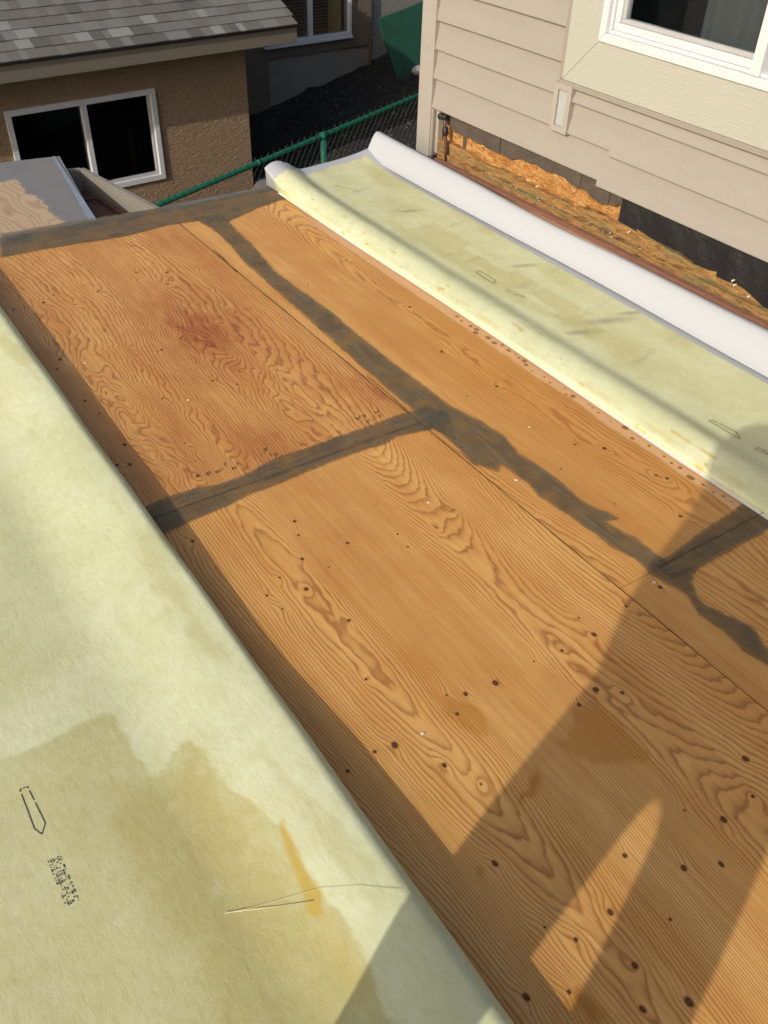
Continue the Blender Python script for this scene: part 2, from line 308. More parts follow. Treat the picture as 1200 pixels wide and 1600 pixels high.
def m_trimwood(name, col):
    t = NT(name); w = t.n.new('ShaderNodeTexWave'); w.wave_type = 'BANDS'; w.bands_direction = 'Z'
    t.put(w.inputs['Vector'], t.coord('Object', (1, 0.16, 1))); w.inputs['Scale'].default_value = 42; w.inputs['Distortion'].default_value = 9; w.inputs['Detail'].default_value = 3; w.inputs['Detail Scale'].default_value = 1.1
    n = t.noise(t.coord('Object', (1, 1, 1)), 4.0, 3)
    c = t.mix(n, tuple(x * 0.96 for x in col), tuple(x * 1.03 for x in col)); c = t.mix(t.math('MULTIPLY', w.outputs['Fac'], 0.22), c, tuple(x * 0.84 for x in col))
    return t.fin(c, 0.55, t.bump(w.outputs['Fac'], 0.30, 0.003))

def m_stucco(name, col):
    t = NT(name); v = t.coord('Object'); vh = t.coord('Object', (1, 1, 2.4))
    a = t.noise(vh, 17.0, 5, 0.58, 1.2); b = t.noise(v, 130.0, 3); p = t.noise(v, 2.2, 3)
    h = t.math('ADD', t.ramp(a, [(0.30, 0.0), (0.52, 0.75), (0.68, 1.0)]), t.math('MULTIPLY', b, 0.25))
    c = t.mix(p, tuple(x * 0.86 for x in col), tuple(x * 1.08 for x in col)); c = t.mix(t.math('MULTIPLY_ADD', a, 1.5, -0.5, clamp=True), tuple(x * 0.8 for x in col), c)
    return t.fin(c, 0.9, t.bump(h, 0.7, 0.014), spec=0.15)

def m_shingle(name, col):
    t = NT(name); v = t.coord('Object'); g = t.noise(v, 330.0, 2, 0.7); p = t.noise(v, 7.0, 4)
    c = t.mix(t.math('MULTIPLY_ADD', g, 2.2, -0.6, clamp=True), tuple(x * 0.62 for x in col), tuple(min(1, x * 1.35) for x in col)); c = t.mix(t.math('MULTIPLY', p, 0.5), c, tuple(x * 0.75 for x in col))
    return t.fin(c, 0.95, t.bump(g, 0.5, 0.003), spec=0.12)

def m_osb():
    t = NT('strand_board'); v = t.coord('Object', (1, 1.2, 2.2), (R(20), 0, 0)); n = t.n.new('ShaderNodeTexVoronoi'); n.feature = 'F1'; t.put(n.inputs['Vector'], t.mix(0.35, v, t.noise(v, 9.0, 3))); n.inputs['Scale'].default_value = 34; n.inputs['Randomness'].default_value = 1.0
    s = t.ramp(n.outputs['Color'], [(0.0, (0.20, 0.075, 0.018)), (0.35, (0.40, 0.18, 0.045)), (0.7, (0.52, 0.27, 0.085)), (1.0, (0.68, 0.43, 0.18))])
    w = t.noise(t.coord('Object', (1, 26, 60)), 1.0, 4, 0.7)
    c = t.mix(t.math('MULTIPLY_ADD', w, 1.8, -0.7, clamp=True), s, (0.28, 0.11, 0.025))
    h = t.math('ADD', n.outputs['Distance'], w)
    return t.fin(c, 0.38, t.bump(h, 0.8, 0.006), spec=0.45)

def m_rotten():
    t = NT('rotten_mossy_wood'); v = t.coord('Object', (1, 4, 26)); n = t.noise(v, 3.0, 5, 0.7, 0.4); n2 = t.noise(t.coord('Object', (1, 1.0, 13)), 3.2, 5, 0.7); n3 = t.noise(t.coord('Object'), 38.0, 4, 0.75)
    c = t.ramp(n, [(0.30, (0.07, 0.035, 0.014)), (0.44, (0.30, 0.15, 0.05)), (0.58, (0.46, 0.255, 0.09)), (0.70, (0.16, 0.085, 0.035))])
    c = t.mix(t.ramp(n2, [(0.0, 0.0), (0.50, 0.0), (0.60, 0.80)]), c, (0.19, 0.180, 0.075))
    c = t.mix(t.ramp(n3, [(0.0, 0.0), (0.66, 0.0), (0.72, 0.75)]), c, (0.46, 0.46, 0.44))
    c = t.mix(t.ramp(n3, [(0.0, 0.8), (0.30, 0.7), (0.38, 0.0)]), c, (0.07, 0.045, 0.025))
    return t.fin(c, 0.9, t.bump(t.math('ADD', n, n3), 0.9, 0.014), spec=0.15)

def m_glass(name, tint=0.5):
    t = NT(name); gl = t.n.new('ShaderNodeBsdfGlossy'); gl.inputs['Roughness'].default_value = 0.03; gl.inputs['Color'].default_value = (0.9, 0.95, 1, 1)
    tr = t.n.new('ShaderNodeBsdfTransparent'); tr.inputs['Color'].default_value = (tint, tint * 1.02, tint * 1.02, 1)
    fr = t.n.new('ShaderNodeFresnel'); fr.inputs['IOR'].default_value = 1.5
    mx = t.n.new('ShaderNodeMixShader'); t.l.new(fr.outputs[0], mx.inputs[0]); t.l.new(tr.outputs[0], mx.inputs[1]); t.l.new(gl.outputs[0], mx.inputs[2]); t.l.new(mx.outputs[0], t.out.inputs[0]); return t.m

def m_ground():
    t = NT('dark_gravel'); v = t.coord('Object'); a = t.noise(v, 22.0, 5, 0.7); b = t.noise(v, 0.8, 4); q = t.voro(v, 55.0)
    c = t.mix(t.math('MULTIPLY_ADD', a, 2.0, -0.6, clamp=True), (0.018, 0.017, 0.016), (0.095, 0.090, 0.080)); c = t.mix(t.math('MULTIPLY', b, 0.6), c, (0.03, 0.028, 0.024))
    return t.fin(c, 0.95, t.bump(t.math('ADD', a, q), 1.0, 0.03), spec=0.1)

def m_knot():
    t = NT('knot_wood'); c = t.n.new('ShaderNodeTexCoord'); l = t.n.new('ShaderNodeVectorMath'); l.operation = 'LENGTH'; t.l.new(c.outputs['Object'], l.inputs[0])
    n = t.noise(c.outputs['Object'], 260.0, 3)
    d = t.math('ADD', l.outputs['Value'], t.math('MULTIPLY_ADD', n, 0.004, -0.002))
    col = t.ramp(t.math('MULTIPLY', d, 100.0), [(0.0, (0.05, 0.022, 0.010)), (0.14, (0.15, 0.058, 0.018)), (0.26, (0.13, 0.05, 0.016)), (0.36, (0.020, 0.010, 0.006)), (0.46, (0.09, 0.034, 0.012)), (0.64, (0.30, 0.115, 0.032))])
    t.fin(col, 0.6)
    return t.alpha(t.ramp(t.math('MULTIPLY', d, 100.0), [(0.0, 1.0), (0.46, 0.95), (0.92, 0.0)]))

PLY = m_plywood(); FELT = m_felt(); FILLX = m_filler('seam_filler_across', True); FILLY = m_filler('seam_filler_along', False); KNOT = m_knot()
SID = m_siding('taupe_siding', (0.315, 0.278, 0.232)); CTRIM = m_siding('taupe_trim', (0.35, 0.312, 0.262), 0.02); JCH = m_siding('taupe_channel', (0.285, 0.252, 0.205), 0.02)
WTRIM = m_trimwood('cream_trim_board', (0.405, 0.395, 0.325)); VINYLW = mat_plain('white_window_vinyl', (0.58, 0.58, 0.57), 0.35, 0.03)
OSB = m_osb(); ROT = m_rotten(); GLASS = m_glass('window_glass', 0.72); GLASSD = m_glass('dark_window_glass', 0.62)
BLKM = mat_plain('black_membrane', (0.018, 0.017, 0.017), 0.42, 0.4, 9, 0.7, 28, spec=0.45)
PAPER = mat_plain('building_paper', (0.085, 0.066, 0.049), 0.85, 0.45, 14, 0.6, 40, stretch=(1, 1, 2))
RED = mat_plain('red_brown_wood', (0.26, 0.125, 0.075), 0.75, 0.35, 6, 0.5, 30, stretch=(1, 3, 20))
STUC = m_stucco('brown_stucco', (0.365, 0.248, 0.152)); STUC2 = m_stucco('taupe_stucco', (0.23, 0.175, 0.13)); CONC = m_stucco('grey_parging', (0.33, 0.305, 0.265))
FASC = mat_plain('fascia_paint', (0.17, 0.145, 0.112), 0.5, 0.12, 3, 0.15, 30, stretch=(0.5, 1, 6))
GREEN = mat_plain('green_coated_steel', (0.006, 0.115, 0.062), 0.45, 0.15, 12, spec=0.45); WIRE = mat_plain('fence_wire', (0.012, 0.022, 0.017), 0.5, 0.3, 20)
DKGREEN = mat_plain('dark_green_panel', (0.014, 0.062, 0.038), 0.6, 0.2, 6, 0.2, 50)
GREYC = None
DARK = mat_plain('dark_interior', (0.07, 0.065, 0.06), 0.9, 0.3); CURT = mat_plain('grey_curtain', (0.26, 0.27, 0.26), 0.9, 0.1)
BRASS = mat_plain('copper_pipe', (0.085, 0.04, 0.026), 0.45, 0.5, 30, spec=0.5)
STEEL = mat_plain('galvanised_edge', (0.42, 0.44, 0.47), 0.42, 0.25, 12, metal=0.6)
BEIGE = mat_plain('beige_coated_metal', (0.23, 0.205, 0.165), 0.5, 0.1, 7, 0.1, 20)  # base colour darkened to carry the shade on the curb's inner wall
RUST = mat_plain('rusty_board', (0.15, 0.07, 0.045), 0.8, 0.75, 9, 0.5, 30)
INK = mat_plain('printed_ink', (0.05, 0.05, 0.05), 0.8, 0.2); STRAWM = mat_plain('pale_straw', (0.60, 0.56, 0.36), 0.7, 0.15)
BLIND = mat_plain('brown_blind', (0.30, 0.25, 0.19), 0.6, 0.2); CREAMW = mat_plain('cream_interior', (0.60, 0.50, 0.30), 0.9, 0.1)
WEDGE = mat_plain('pale_cut_edge', (0.80, 0.79, 0.72), 0.5, 0.05)
STONE = mat_plain('pale_stone', (0.34, 0.32, 0.29), 0.9, 0.3, 9, 0.6, 40); GRAVM = mat_plain('gravel_stones', (0.075, 0.07, 0.062), 0.95, 0.7, 26)
PALEB = mat_plain('bare_spot', (0.80, 0.68, 0.46), 0.6, 0.15, 200)

# ------------------------------------------------------------------ ground, sloping up towards +X beyond the deck
def ground_z(x, y): return -1.40 + 0.21 * (np.clip(x, -3.5, 14) - 5.14) + 0 * y
gx = np.unique(np.concatenate([[-400, -120, -40, -12, -6], np.arange(-3.5, 11, 0.12), [12, 14, 20, 60, 200, 400]]))
gy = np.unique(np.concatenate([[-400, -120, -40, -12, -4, 0, 2], np.arange(3.5, 12, 0.12), [13, 16, 30, 90, 250, 500]]))
GX, GY = np.meshgrid(gx, gy, indexing='ij')
GZ = ground_z(GX, GY) + np.where((GX > -3) & (GX < 11) & (GY > 3) & (GY < 12), 0.05 * fbm(GX * 1.3, GY * 1.3, 3, 3) + 0.012 * RNG.standard_normal(GX.shape), 0)
tag(grid_obj('ground', np.stack([GX, GY, GZ], -1), m_ground()), kind='structure')
# loose stones and clods on the dark ground
b = MB()
for k in range(5200):
    x = RNG.uniform(3.0, 9.0); y = RNG.uniform(5.2, 10.0); z = float(ground_z(np.array(x), np.array(y))); r = RNG.uniform(0.006, 0.017) * (1.8 if k % 19 == 0 else 1)
    p = [(r*RNG.uniform(.7,1.3)*c, r*RNG.uniform(.7,1.3)*s_, 0) for c, s_ in ((1,0),(.3,.95),(-.8,.6),(-.8,-.6),(.3,-.95))]
    zz = z + 0.03 * float(perlin(np.array(x*1.3), np.array(y*1.3), 3))
    b.add([(x+q[0], y+q[1], zz) for q in p] + [(x + r*.2, y, zz + r*RNG.uniform(.6,1.1))], [(i, (i+1) % 5, 5) for i in range(5)])
tag(b.build('loose_gravel', GRAVM), kind='stuff')

# ------------------------------------------------------------------ roof deck of plywood sheets
deck = empty('roof_deck', (1.2, 1.0, 0)); tag(deck, kind='structure')
boxes('sub_deck', mat_plain('joist_wood', (0.10, 0.06, 0.035), 0.9), deck, [((-2.6, -3.0, -0.25), (3.22, 4.26, -0.0195))])
boxes('outer_wall', STUC, deck, [((-2.5, -2.9, -4.0), (3.15, 4.10, -0.26))])
boxes('edge_flashing', mat_plain('edge_grey', (0.14, 0.14, 0.13), 0.55, 0.3), deck, [((-2.6, 4.262, -0.16), (3.22, 4.345, -0.004))], bevel=0.004)

KN = np.array(KNOTS)
def sheet(x0, x1, y0, y1, seed, step, wav, K0=62.0, A1=17.0, tone=0.0, name='plywood_sheet'):
    g = 0.0011
    nx = max(2, int(round((x1 - x0) / step)) + 1); ny = max(2, int(round((y1 - y0) / (step * 1.5))) + 1)
    X, Y = np.meshgrid(np.linspace(x0 + g, x1 - g, nx), np.linspace(y0 + g, y1 - g, ny), indexing='ij')
    wx = X + 0.02 * perlin(X * 2, Y * 1.2, seed + 90)
    wv = wav * (0.12 + 0.88 * sstep(-0.25, 0.45, perlin(wx * 2.6 + 0.2 * Y, Y * 0.45, seed + 60)))      # figure comes in bands, straight grain between
    f = K0 * wx + A1 * perlin(wx * 2.3 + 5, Y * 0.42, seed) + wv * 8.0 * perlin(wx * 5.2, Y * (0.62 if wav < 1 else 1.1), seed + 1) + wv * (1.3 if wav < 1 else 2.2) * perlin(wx * 12, Y * (1.6 if wav < 1 else 3.8), seed + 2) + (0.25 + 0.45 * wv) * perlin(wx * 30, Y * 13, seed + 3) + 0.26 * perlin(wx * 90, Y * 26, seed + 4)
    if wav < 1:
        f = K0 * 0.55 * wx + A1 * 2.7 * perlin(wx * 1.75 + 5, Y * 0.33, seed) + wv * 6.0 * perlin(wx * 5.0, Y * 0.75, seed + 1) + 0.9 * perlin(wx * 11, Y * 1.9, seed + 2) + (0.22 + 0.3 * wv) * perlin(wx * 30, Y * 10, seed + 3) + 0.24 * perlin(wx * 90, Y * 22, seed + 4)
        f = 0.90 * f + (0.5 + 1.0 * wv) * perlin(wx * 8, Y * 2.6, seed + 5)
    for k, (kx, ky) in enumerate(KN):
        if x0 - .1 < kx < x1 + .1 and y0 - .2 < ky < y1 + .2:
            dx = X - kx; dy = (Y - ky) / 1.9; d2 = dx*dx + dy*dy
            f = f + (1.3 if k % 3 else -1.0) * np.exp(-d2 / (2 * 0.012**2)) + (0.9 if k % 2 else 0.2) * np.exp(-d2 / (2 * 0.035**2))
    st = np.zeros_like(X)
    for sx, sy, r, a in STAIN:
        st = np.maximum(st, 0.62 * a * np.exp(-(((X - sx) * 1.3)**2 + ((Y - sy) * 0.7)**2) / (2 * (r * 1.0)**2)))
        st = np.maximum(st, a * np.exp(-(((X - sx) * 1.35)**2 + ((Y - sy) * 0.8)**2) / (2 * (r * 0.55)**2)))
    st = np.where((X < 1.585) & (Y > 2.05), np.maximum(1.15 * st, 0.26 + 0.16 * fbm(X * 3, Y * 1.5, 77, 3)), 0.2 * st + 0.10 * sstep(.1, .8, fbm(X * 3, Y * 1.5, 78, 3)))
    gl = np.zeros_like(X)
    jx = X + 0.012 * perlin(X * 30, Y * 12, 5); jy = Y + 0.02 * perlin(X * 40, Y * 9, 6)
    for gi, p in enumerate(GLUE): gl = np.maximum(gl, (1.25 if gi in (1, 2, 3) else 0.8) * sstep(0.006, -0.010, poly_dist(jx, jy, p)))
    edge = 2.135 + 0.010 * perlin(X * 0, Y * 5, 8) + 0.006 * perlin(X * 0, Y * 22, 9)
    zone = sstep(3.5, 2.9, Y) * sstep(0.7, 1.2, Y) * sstep(1.70, 1.98, X + 0.1 * perlin(X * 3, Y * 2, 12))
    gl = np.maximum(gl, 0.55 * zone * sstep(edge + .004, edge - .004, X) * (X > 1.6))
    pl = 0.75 * sstep(edge - .003, edge + .005, X) * (X > 1.6) * sstep(3.95, 3.7, Y)
    tn = np.clip(tone + 0.5 * fbm(X * 1.6, Y * 0.9, seed + 40, 3), 0, 1)
    Z = 0.0005 * perlin(X * 2, Y * 2, seed + 7)
    return grid_obj(name, np.stack([X, Y, Z], -1), PLY, deck, dict(grain=f, stain=st, glue=gl, pale=pl, tone=tn), skirt=0.0185)
sheet(0.36, 1.58, 2.06, 4.255, 21, 0.006, 1.5, 66, 13, 0.15)
sheet(0.36, 1.58, -0.40, 2.06, 34, 0.006, 0.50, 58, 21, 0.0)
sheet(1.58, 2.80, 1.10, 4.255, 47, 0.006, 0.55, 60, 17, 0.20)
sheet(1.58, 2.80, -1.34, 1.10, 58, 0.008, 0.5, 56, 18, 0.05)
sheet(-0.86, 0.36, 1.2, 4.255, 61, 0.02, 0.8); sheet(-0.86, 0.36, -1.24, 1.2, 62, 0.02, 0.8)
sheet(-2.08, -0.86, 0.0, 4.255, 63, 0.03, 0.8); sheet(-2.08, -0.86, -2.44, 0.0, 64, 0.03, 0.8)
sheet(2.80, 3.215, -1.34, 1.10, 65, 0.02, 0.8); sheet(2.80, 3.215, 1.10, 4.255, 66, 0.02, 0.8)
sheet(0.36, 1.58, -2.84, -0.40, 67, 0.03, 0.8)

# knots: small discs set in the veneer, shared meshes
def knot_mesh(seed):
    rg = np.random.default_rng(seed); n = 12; me = bpy.data.meshes.new('knot')
    v = [(0, 0, 0.0004)]; f = []
    for k in range(n):
        a = 2 * math.pi * k / n; v.append((0.0095 * math.cos(a) * rg.uniform(.85, 1.1), 0.0095 * math.sin(a) * rg.uniform(.85, 1.1), 0.0))
    for k in range(n): f.append((0, 1 + k, 1 + (k + 1) % n))
    me.from_pydata(v, [], f); me.materials.append(KNOT); return me
KM = [knot_mesh(i) for i in range(4)]
o0 = ORG[deck.name]
for k, (x, y) in enumerate(KNOTS):
    o = mesh_obj('knot', KM[k % 4], deck, (x - o0.x, y - o0.y, 0.0014)); s = random.choice((.36, .5, .62, .75, .88, 1.05)) * (0.85 if y > 2 else 1.0)
    o.scale = (s, s * random.uniform(1.0, 1.5), 1); o.rotation_euler.z = random.uniform(-.25, .25)
# bare pale spots round screw heads
sm = bpy.data.meshes.new('screw_head'); n = 10
sm.from_pydata([(0, 0, .0008)] + [(0.0055 * math.cos(2*math.pi*k/n), 0.0055 * math.sin(2*math.pi*k/n), 0) for k in range(n)], [], [(0, 1+k, 1+(k+1) % n) for k in range(n)]); sm.materials.append(PALEB)
for x, y in BARE[:7]:
    o = mesh_obj('screw_head', sm, deck, (x - o0.x, y - o0.y, 0.0024)); o.scale = (1.0, random.uniform(.8, 1.3), 1)
# staple scratches near the joint
tm = bpy.data.meshes.new('staple_scratch'); tm.from_pydata([(-.0011, -.009, 0), (.0011, -.009, 0), (.0011, .009, 0), (-.0011, .009, 0)], [], [(0, 1, 2, 3)]); tm.materials.append(mat_plain('dark_scratch', (0.03, 0.018, 0.012), 0.9))
for k, (x, y) in enumerate(TICKS):
    for j in range(random.choice((2, 3, 4))):
        o = mesh_obj('staple_scratch', tm, deck, (x - o0.x + j * .007 + random.uniform(-.002, .002), y - o0.y + random.uniform(-.006, .006), 0.0028)); o.rotation_euler.z = R(random.uniform(-20, 5)); o.scale = (1, random.uniform(.5, 1.1), 1)
# brushed grey seam filler over the joints
def filler(poly, z, amp, seed, mat, step=0.012):
    pts = []
    for i in range(len(poly)):
        a = Vector(poly[i]); c = Vector(poly[(i + 1) % len(poly)]); n = max(1, int((c - a).length / step))
        for k in range(n): pts.append(a.lerp(c, k / n))
    P = np.array([(p.x, p.y) for p in pts])
    P[:, 0] += amp * 0.4 * perlin(P[:, 0] * 45, P[:, 1] * 45, seed); P[:, 1] += amp * (perlin(P[:, 0] * 55, P[:, 1] * 12, seed + 1))
    # regular grid clipped by the outline keeps the cover attribute smooth
    bm = bmesh.new(); vs_ = [bm.verts.new((x - o0.x, y - o0.y, z)) for x, y in P]
    bm.faces.new(vs_); bmesh.ops.triangulate(bm, faces=bm.faces[:])
    x0, y0 = P.min(0); x1, y1 = P.max(0)
    for ax, lo, hi in ((0, x0, x1), (1, y0, y1)):
        for t in np.arange(lo + .02, hi, .02):
            co = (t - o0.x, 0, 0) if ax == 0 else (0, t - o0.y, 0); no = (1, 0, 0) if ax == 0 else (0, 1, 0)
            bmesh.ops.bisect_plane(bm, geom=bm.verts[:] + bm.edges[:] + bm.faces[:], plane_co=co, plane_no=no)
    me = bpy.data.meshes.new('seam_filler'); bm.to_mesh(me); bm.free(); me.materials.append(mat)
    co = np.zeros(len(me.vertices) * 3); me.vertices.foreach_get('co', co); co = co.reshape(-1, 3)
    d = -poly_dist(co[:, 0] + o0.x, co[:, 1] + o0.y, [tuple(p) for p in P])
    at = me.attributes.new('edge', 'FLOAT', 'POINT'); at.data.foreach_set('value', (0.38 + 0.42 * sstep(0.0, 0.022, d)).astype(np.float32))
    return mesh_obj('seam_filler', me, deck)
filler(BAND_EDGE, 0.0030, 0.004, 1, FILLX); filler(BAND_LONG, 0.0042, 0.012, 2, FILLY); filler(BAND_J1, 0.0036, 0.004, 3, FILLX); filler(BAND_J2, 0.0050, 0.004, 4, FILLX)
# the cracked joint lines showing through the filler
CRK = mat_plain('dark_crack', (0.06, 0.032, 0.016), 0.9)
def crack(p0, p1, z, w=.0016, seed=1):
    n = 60; b_ = MB()
    for i in range(n):
        u = i / (n - 1); x = p0[0] + (p1[0] - p0[0]) * u; y = p0[1] + (p1[1] - p0[1]) * u; j = .0022 * float(perlin(np.array(i * .21), np.array(.4), seed)); ww = w * (.5 + .6 * abs(float(perlin(np.array(i * .37), np.array(.9), seed + 1)) + .4))
        if abs(p1[0] - p0[0]) > abs(p1[1] - p0[1]): b_.v += [(x, y + j - ww, z), (x, y + j + ww, z)]
        else: b_.v += [(x + j - ww, y, z), (x + j + ww, y, z)]
    b_.f += [(2*i, 2*i + 2, 2*i + 3, 2*i + 1) for i in range(n - 1)]
    return b_.build('joint_crack', CRK, deck)
crack((.60, 2.062), (1.60, 2.060), .0058, .0012, 3); crack((1.73, 1.100), (2.20, 1.100), .0062, .0013, 5); crack((1.580, 4.12), (1.580, .55), .0014, .0015, 7)
crack((1.575, 3.45), (1.590, 3.72), .0020, .0024, 9); crack((1.585, 2.10), (1.592, 2.42), .0020, .0018, 11)
# brown glue drips on the pale strip beside the far membrane
GD = mat_plain('dried_glue', (0.30, 0.125, 0.025), 0.35, 0.3, 60)
gm = bpy.data.meshes.new('glue_drip'); n = 9
gm.from_pydata([(0, 0, .0012)] + [(math.cos(2*math.pi*k/n), math.sin(2*math.pi*k/n), 0) for k in range(n)], [], [(0, 1+k, 1+(k+1) % n) for k in range(n)]); gm.materials.append(GD)
yy = 2.62
while yy > 1.02:
    o = mesh_obj('glue_drip', gm, deck, (2.158 + random.uniform(-.014, .016) - o0.x, yy - o0.y, 0.0018)); r = random.choice((.003, .004, .005, .007, .010)) if not (2.36 < yy < 2.56 or yy < 1.15) else random.uniform(.008, .014)
    o.scale = (r, r * random.uniform(1, 1.7), 1); yy -= random.uniform(.02, .075)

# ------------------------------------------------------------------ membrane folded back on the left
def sheet_from_profile(name, prof, ys, mat, attrs_fn, thick=0.0016, lift=None):
    """prof(y) -> (n, 2) array of x, z; grid along ys"""
    rows = [prof(y) for y in ys]; P = np.zeros((len(rows[0]), len(ys), 3))
    for j, (r, y) in enumerate(zip(rows, ys)): P[:, j, 0] = r[:, 0]; P[:, j, 2] = r[:, 1]; P[:, j, 1] = y
    if lift: P = lift(P)
    o = grid_obj(name, P, mat, None, attrs_fn(P)); so_ = o.modifiers.new('thickness', 'SOLIDIFY'); so_.thickness = thick; so_.offset = 0
    return o
def rad_left(y): return 0.0335 + 0.0035 * math.sin(y * 2.1 + 0.4) + 0.003 * float(perlin(np.array(y * 1.7), np.array(3.3), 4)) - 0.010 * math.exp(-((y - 1.45) / 0.38)**2)
def left_top(x, y):
    r = rad_left(y); h = 2 * r + 0.006
    return 0.010 + (h - 0.010) * (sstep(0.16, 0.535, x)**1.1)
def prof_left(y):
    r = rad_left(y); xc = 0.600 - 1.41 * r + 0.004 * float(perlin(np.array(y * 2.2), np.array(8.1), 6)); zc = r + 0.006
    bot = [(x, 0.006) for x in np.linspace(0.30, xc, 12)[:-1]]
    arc = [(xc + r * math.sin(a), zc - r * math.cos(a)) for a in np.linspace(0, math.pi, 16)]
    xs = np.concatenate([np.linspace(xc - 0.006, -0.45, 168), np.linspace(-0.46, -1.9, 24)])
    zt = 0.010 + (2 * r + 0.006 - 0.010) * (0.12 * sstep(-0.2, 0.25, xs) + 0.88 * sstep(0.25, xc + .03, xs) / float(sstep(0.25, xc + .03, np.array(xc))))
    zt = zt + 0.0016 * perlin(xs * 6, np.full_like(xs, y * 3), 31) * sstep(xc, xc - .1, xs) + 0.004 * perlin(xs * 2.1, np.full_like(xs, y * 1.2), 32) * sstep(xc, xc - .2, xs)
    return np.array(bot + arc + list(zip(xs, zt)))
def at_left(P):
    X, Y = P[..., 0], P[..., 1]; jx = X + 0.010 * fbm(X * 16, Y * 16, 51); jy = Y + 0.010 * fbm(X * 16, Y * 16, 52)
    st = 0.80 * sstep(0.003, -0.005, poly_dist(jx, jy, PM1)) + 0.40 * sstep(0.02, -0.06, poly_dist(jx, jy, PM2))
    st = st * (0.66 + 0.34 * sstep(-0.05, 0.22, X + 0.1 * fbm(X * 4, Y * 3, 53)))
    st = np.maximum(st, 0.55 * sstep(0.25, 0.75, fbm(X * 9, Y * 2.4, 54, 4)) * sstep(0.30, 0.46, X))
    reg = sstep(0.42, 0.16, jx + 0.05 * perlin(X * 3, Y * 2.0, 58)) * sstep(1.50, 1.68, jy - 0.35 * (X - 0.1) * (X > 0.1) + 0.14 * (jx < 0.0))
    st = np.maximum(st, (0.40 + 0.18 * fbm(X * 3.2, Y * 2.2, 55, 3)) * reg)
    st = np.maximum(st, 0.22 * sstep(0.1, 0.6, fbm(X * 6, Y * 3, 59, 4)))
    am = 0.78 * sstep(0.002, -0.008, poly_dist(X + .002 * perlin(X * 30, Y * 30, 56), Y, AMBER))
    am = np.maximum(am, 0.30 * np.exp(-(((X - 0.395) / 0.03)**2 + ((Y - 0.66) / 0.10)**2)))
    dp = poly_dist(jx, jy, PM1); am = np.maximum(am, 0.42 * np.exp(-(dp / 0.006)**2) * sstep(0.1, 0.6, perlin(X * 9, Y * 9, 57)))
    return dict(stain=st, amber=am, white=np.zeros_like(X), smudge_crease=np.zeros_like(X))
ysl = np.concatenate([np.linspace(-1.6, 0.2, 50), np.arange(0.21, 3.8, 0.009), np.linspace(3.81, 4.22, 20)])
ml = sheet_from_profile('deck_membrane', prof_left, ysl, FELT, at_left)
tag(ml, 'folded-back deck membrane with pale yellow backing in the left foreground, amber glue run on it', 'deck membrane', 'membranes folded back off the plywood')

# printed arrow outline and dot-matrix code on the backing
def zl(x, y):
    p = prof_left(y); m_ = p[27:]; i = int(np.argmin(np.abs(m_[:, 0] - x))); return float(m_[i, 1])
def stroke_path(pts, zf, w=0.0016, closed=True, dz=0.0016):
    b_ = MB(); n = len(pts)
    for i in range(n if closed else n - 1):
        a = Vector(pts[i]); c = Vector(pts[(i + 1) % n]); L = (c - a).length; k = max(1, int(L / 0.006)); d = (c - a).normalized(); q = Vector((-d.y, d.x)) * w * .5
        for j in range(k):
            if random.random() < .03: continue
            p0 = a.lerp(c, j / k); p1 = a.lerp(c, (j + .97) / k); h = max(zf(p0.x, p0.y), zf(p1.x, p1.y)) + dz
            b_.add([(p0.x - q.x, p0.y - q.y, h), (p1.x - q.x, p1.y - q.y, h), (p1.x + q.x, p1.y + q.y, h), (p0.x + q.x, p0.y + q.y, h)], [(0, 1, 2, 3)])
    return b_
def code_marks(a, along, across, wid, zf, dots=0.0016, rows=7, cols=46, seed=1):
    """block of dotted characters, illegible as on the roll"""
    rg = np.random.default_rng(seed); b_ = MB(); A = Vector(a); U = Vector(along); V = Vector(across); L = U.length; U.normalize(); V.normalize()
    glyph = None
    for c in range(cols):
        if c % 6 == 0: glyph = rg.random((rows, 5)) < 0.55
        if c % 6 == 5: continue
        for r_ in range(rows):
            if glyph[r_, c % 6]:
                p = A + U * (L * c / cols) + V * (wid * r_ / (rows - 1)); h = zf(p.x, p.y) + .0016; s = dots * rg.uniform(.35, .6)
                b_.add([(p.x - s, p.y - s, h), (p.x + s, p.y - s, h), (p.x + s, p.y + s, h), (p.x - s, p.y + s, h)], [(0, 1, 2, 3)])
    return b_
stroke_path(ARROW_L, zl, 0.0021).build('printed_arrow', INK, ml)
code_marks((-.002, 1.147), (0.0, -.116), (1, -.12), 0.024, zl, 0.0026, 6, 42, 3).build('printed_code', INK, ml)
# straw stalks lying on the backing
for k, pts in enumerate(STRAW):
    P = [(x, y, zl(x, y) + .004 + (.003 * math.sin(i / (len(pts) - 1) * math.pi) if k == 0 else 0)) for i, (x, y) in enumerate(pts)]
    tag(MB().tube(P, .0004 if k == 0 else .0007, 6).build('straw', STRAWM, None, True), ('long thin curved straw lying across the amber run on the left membrane', 'short straight pale straw just below the longer curved one')[k], 'straw')

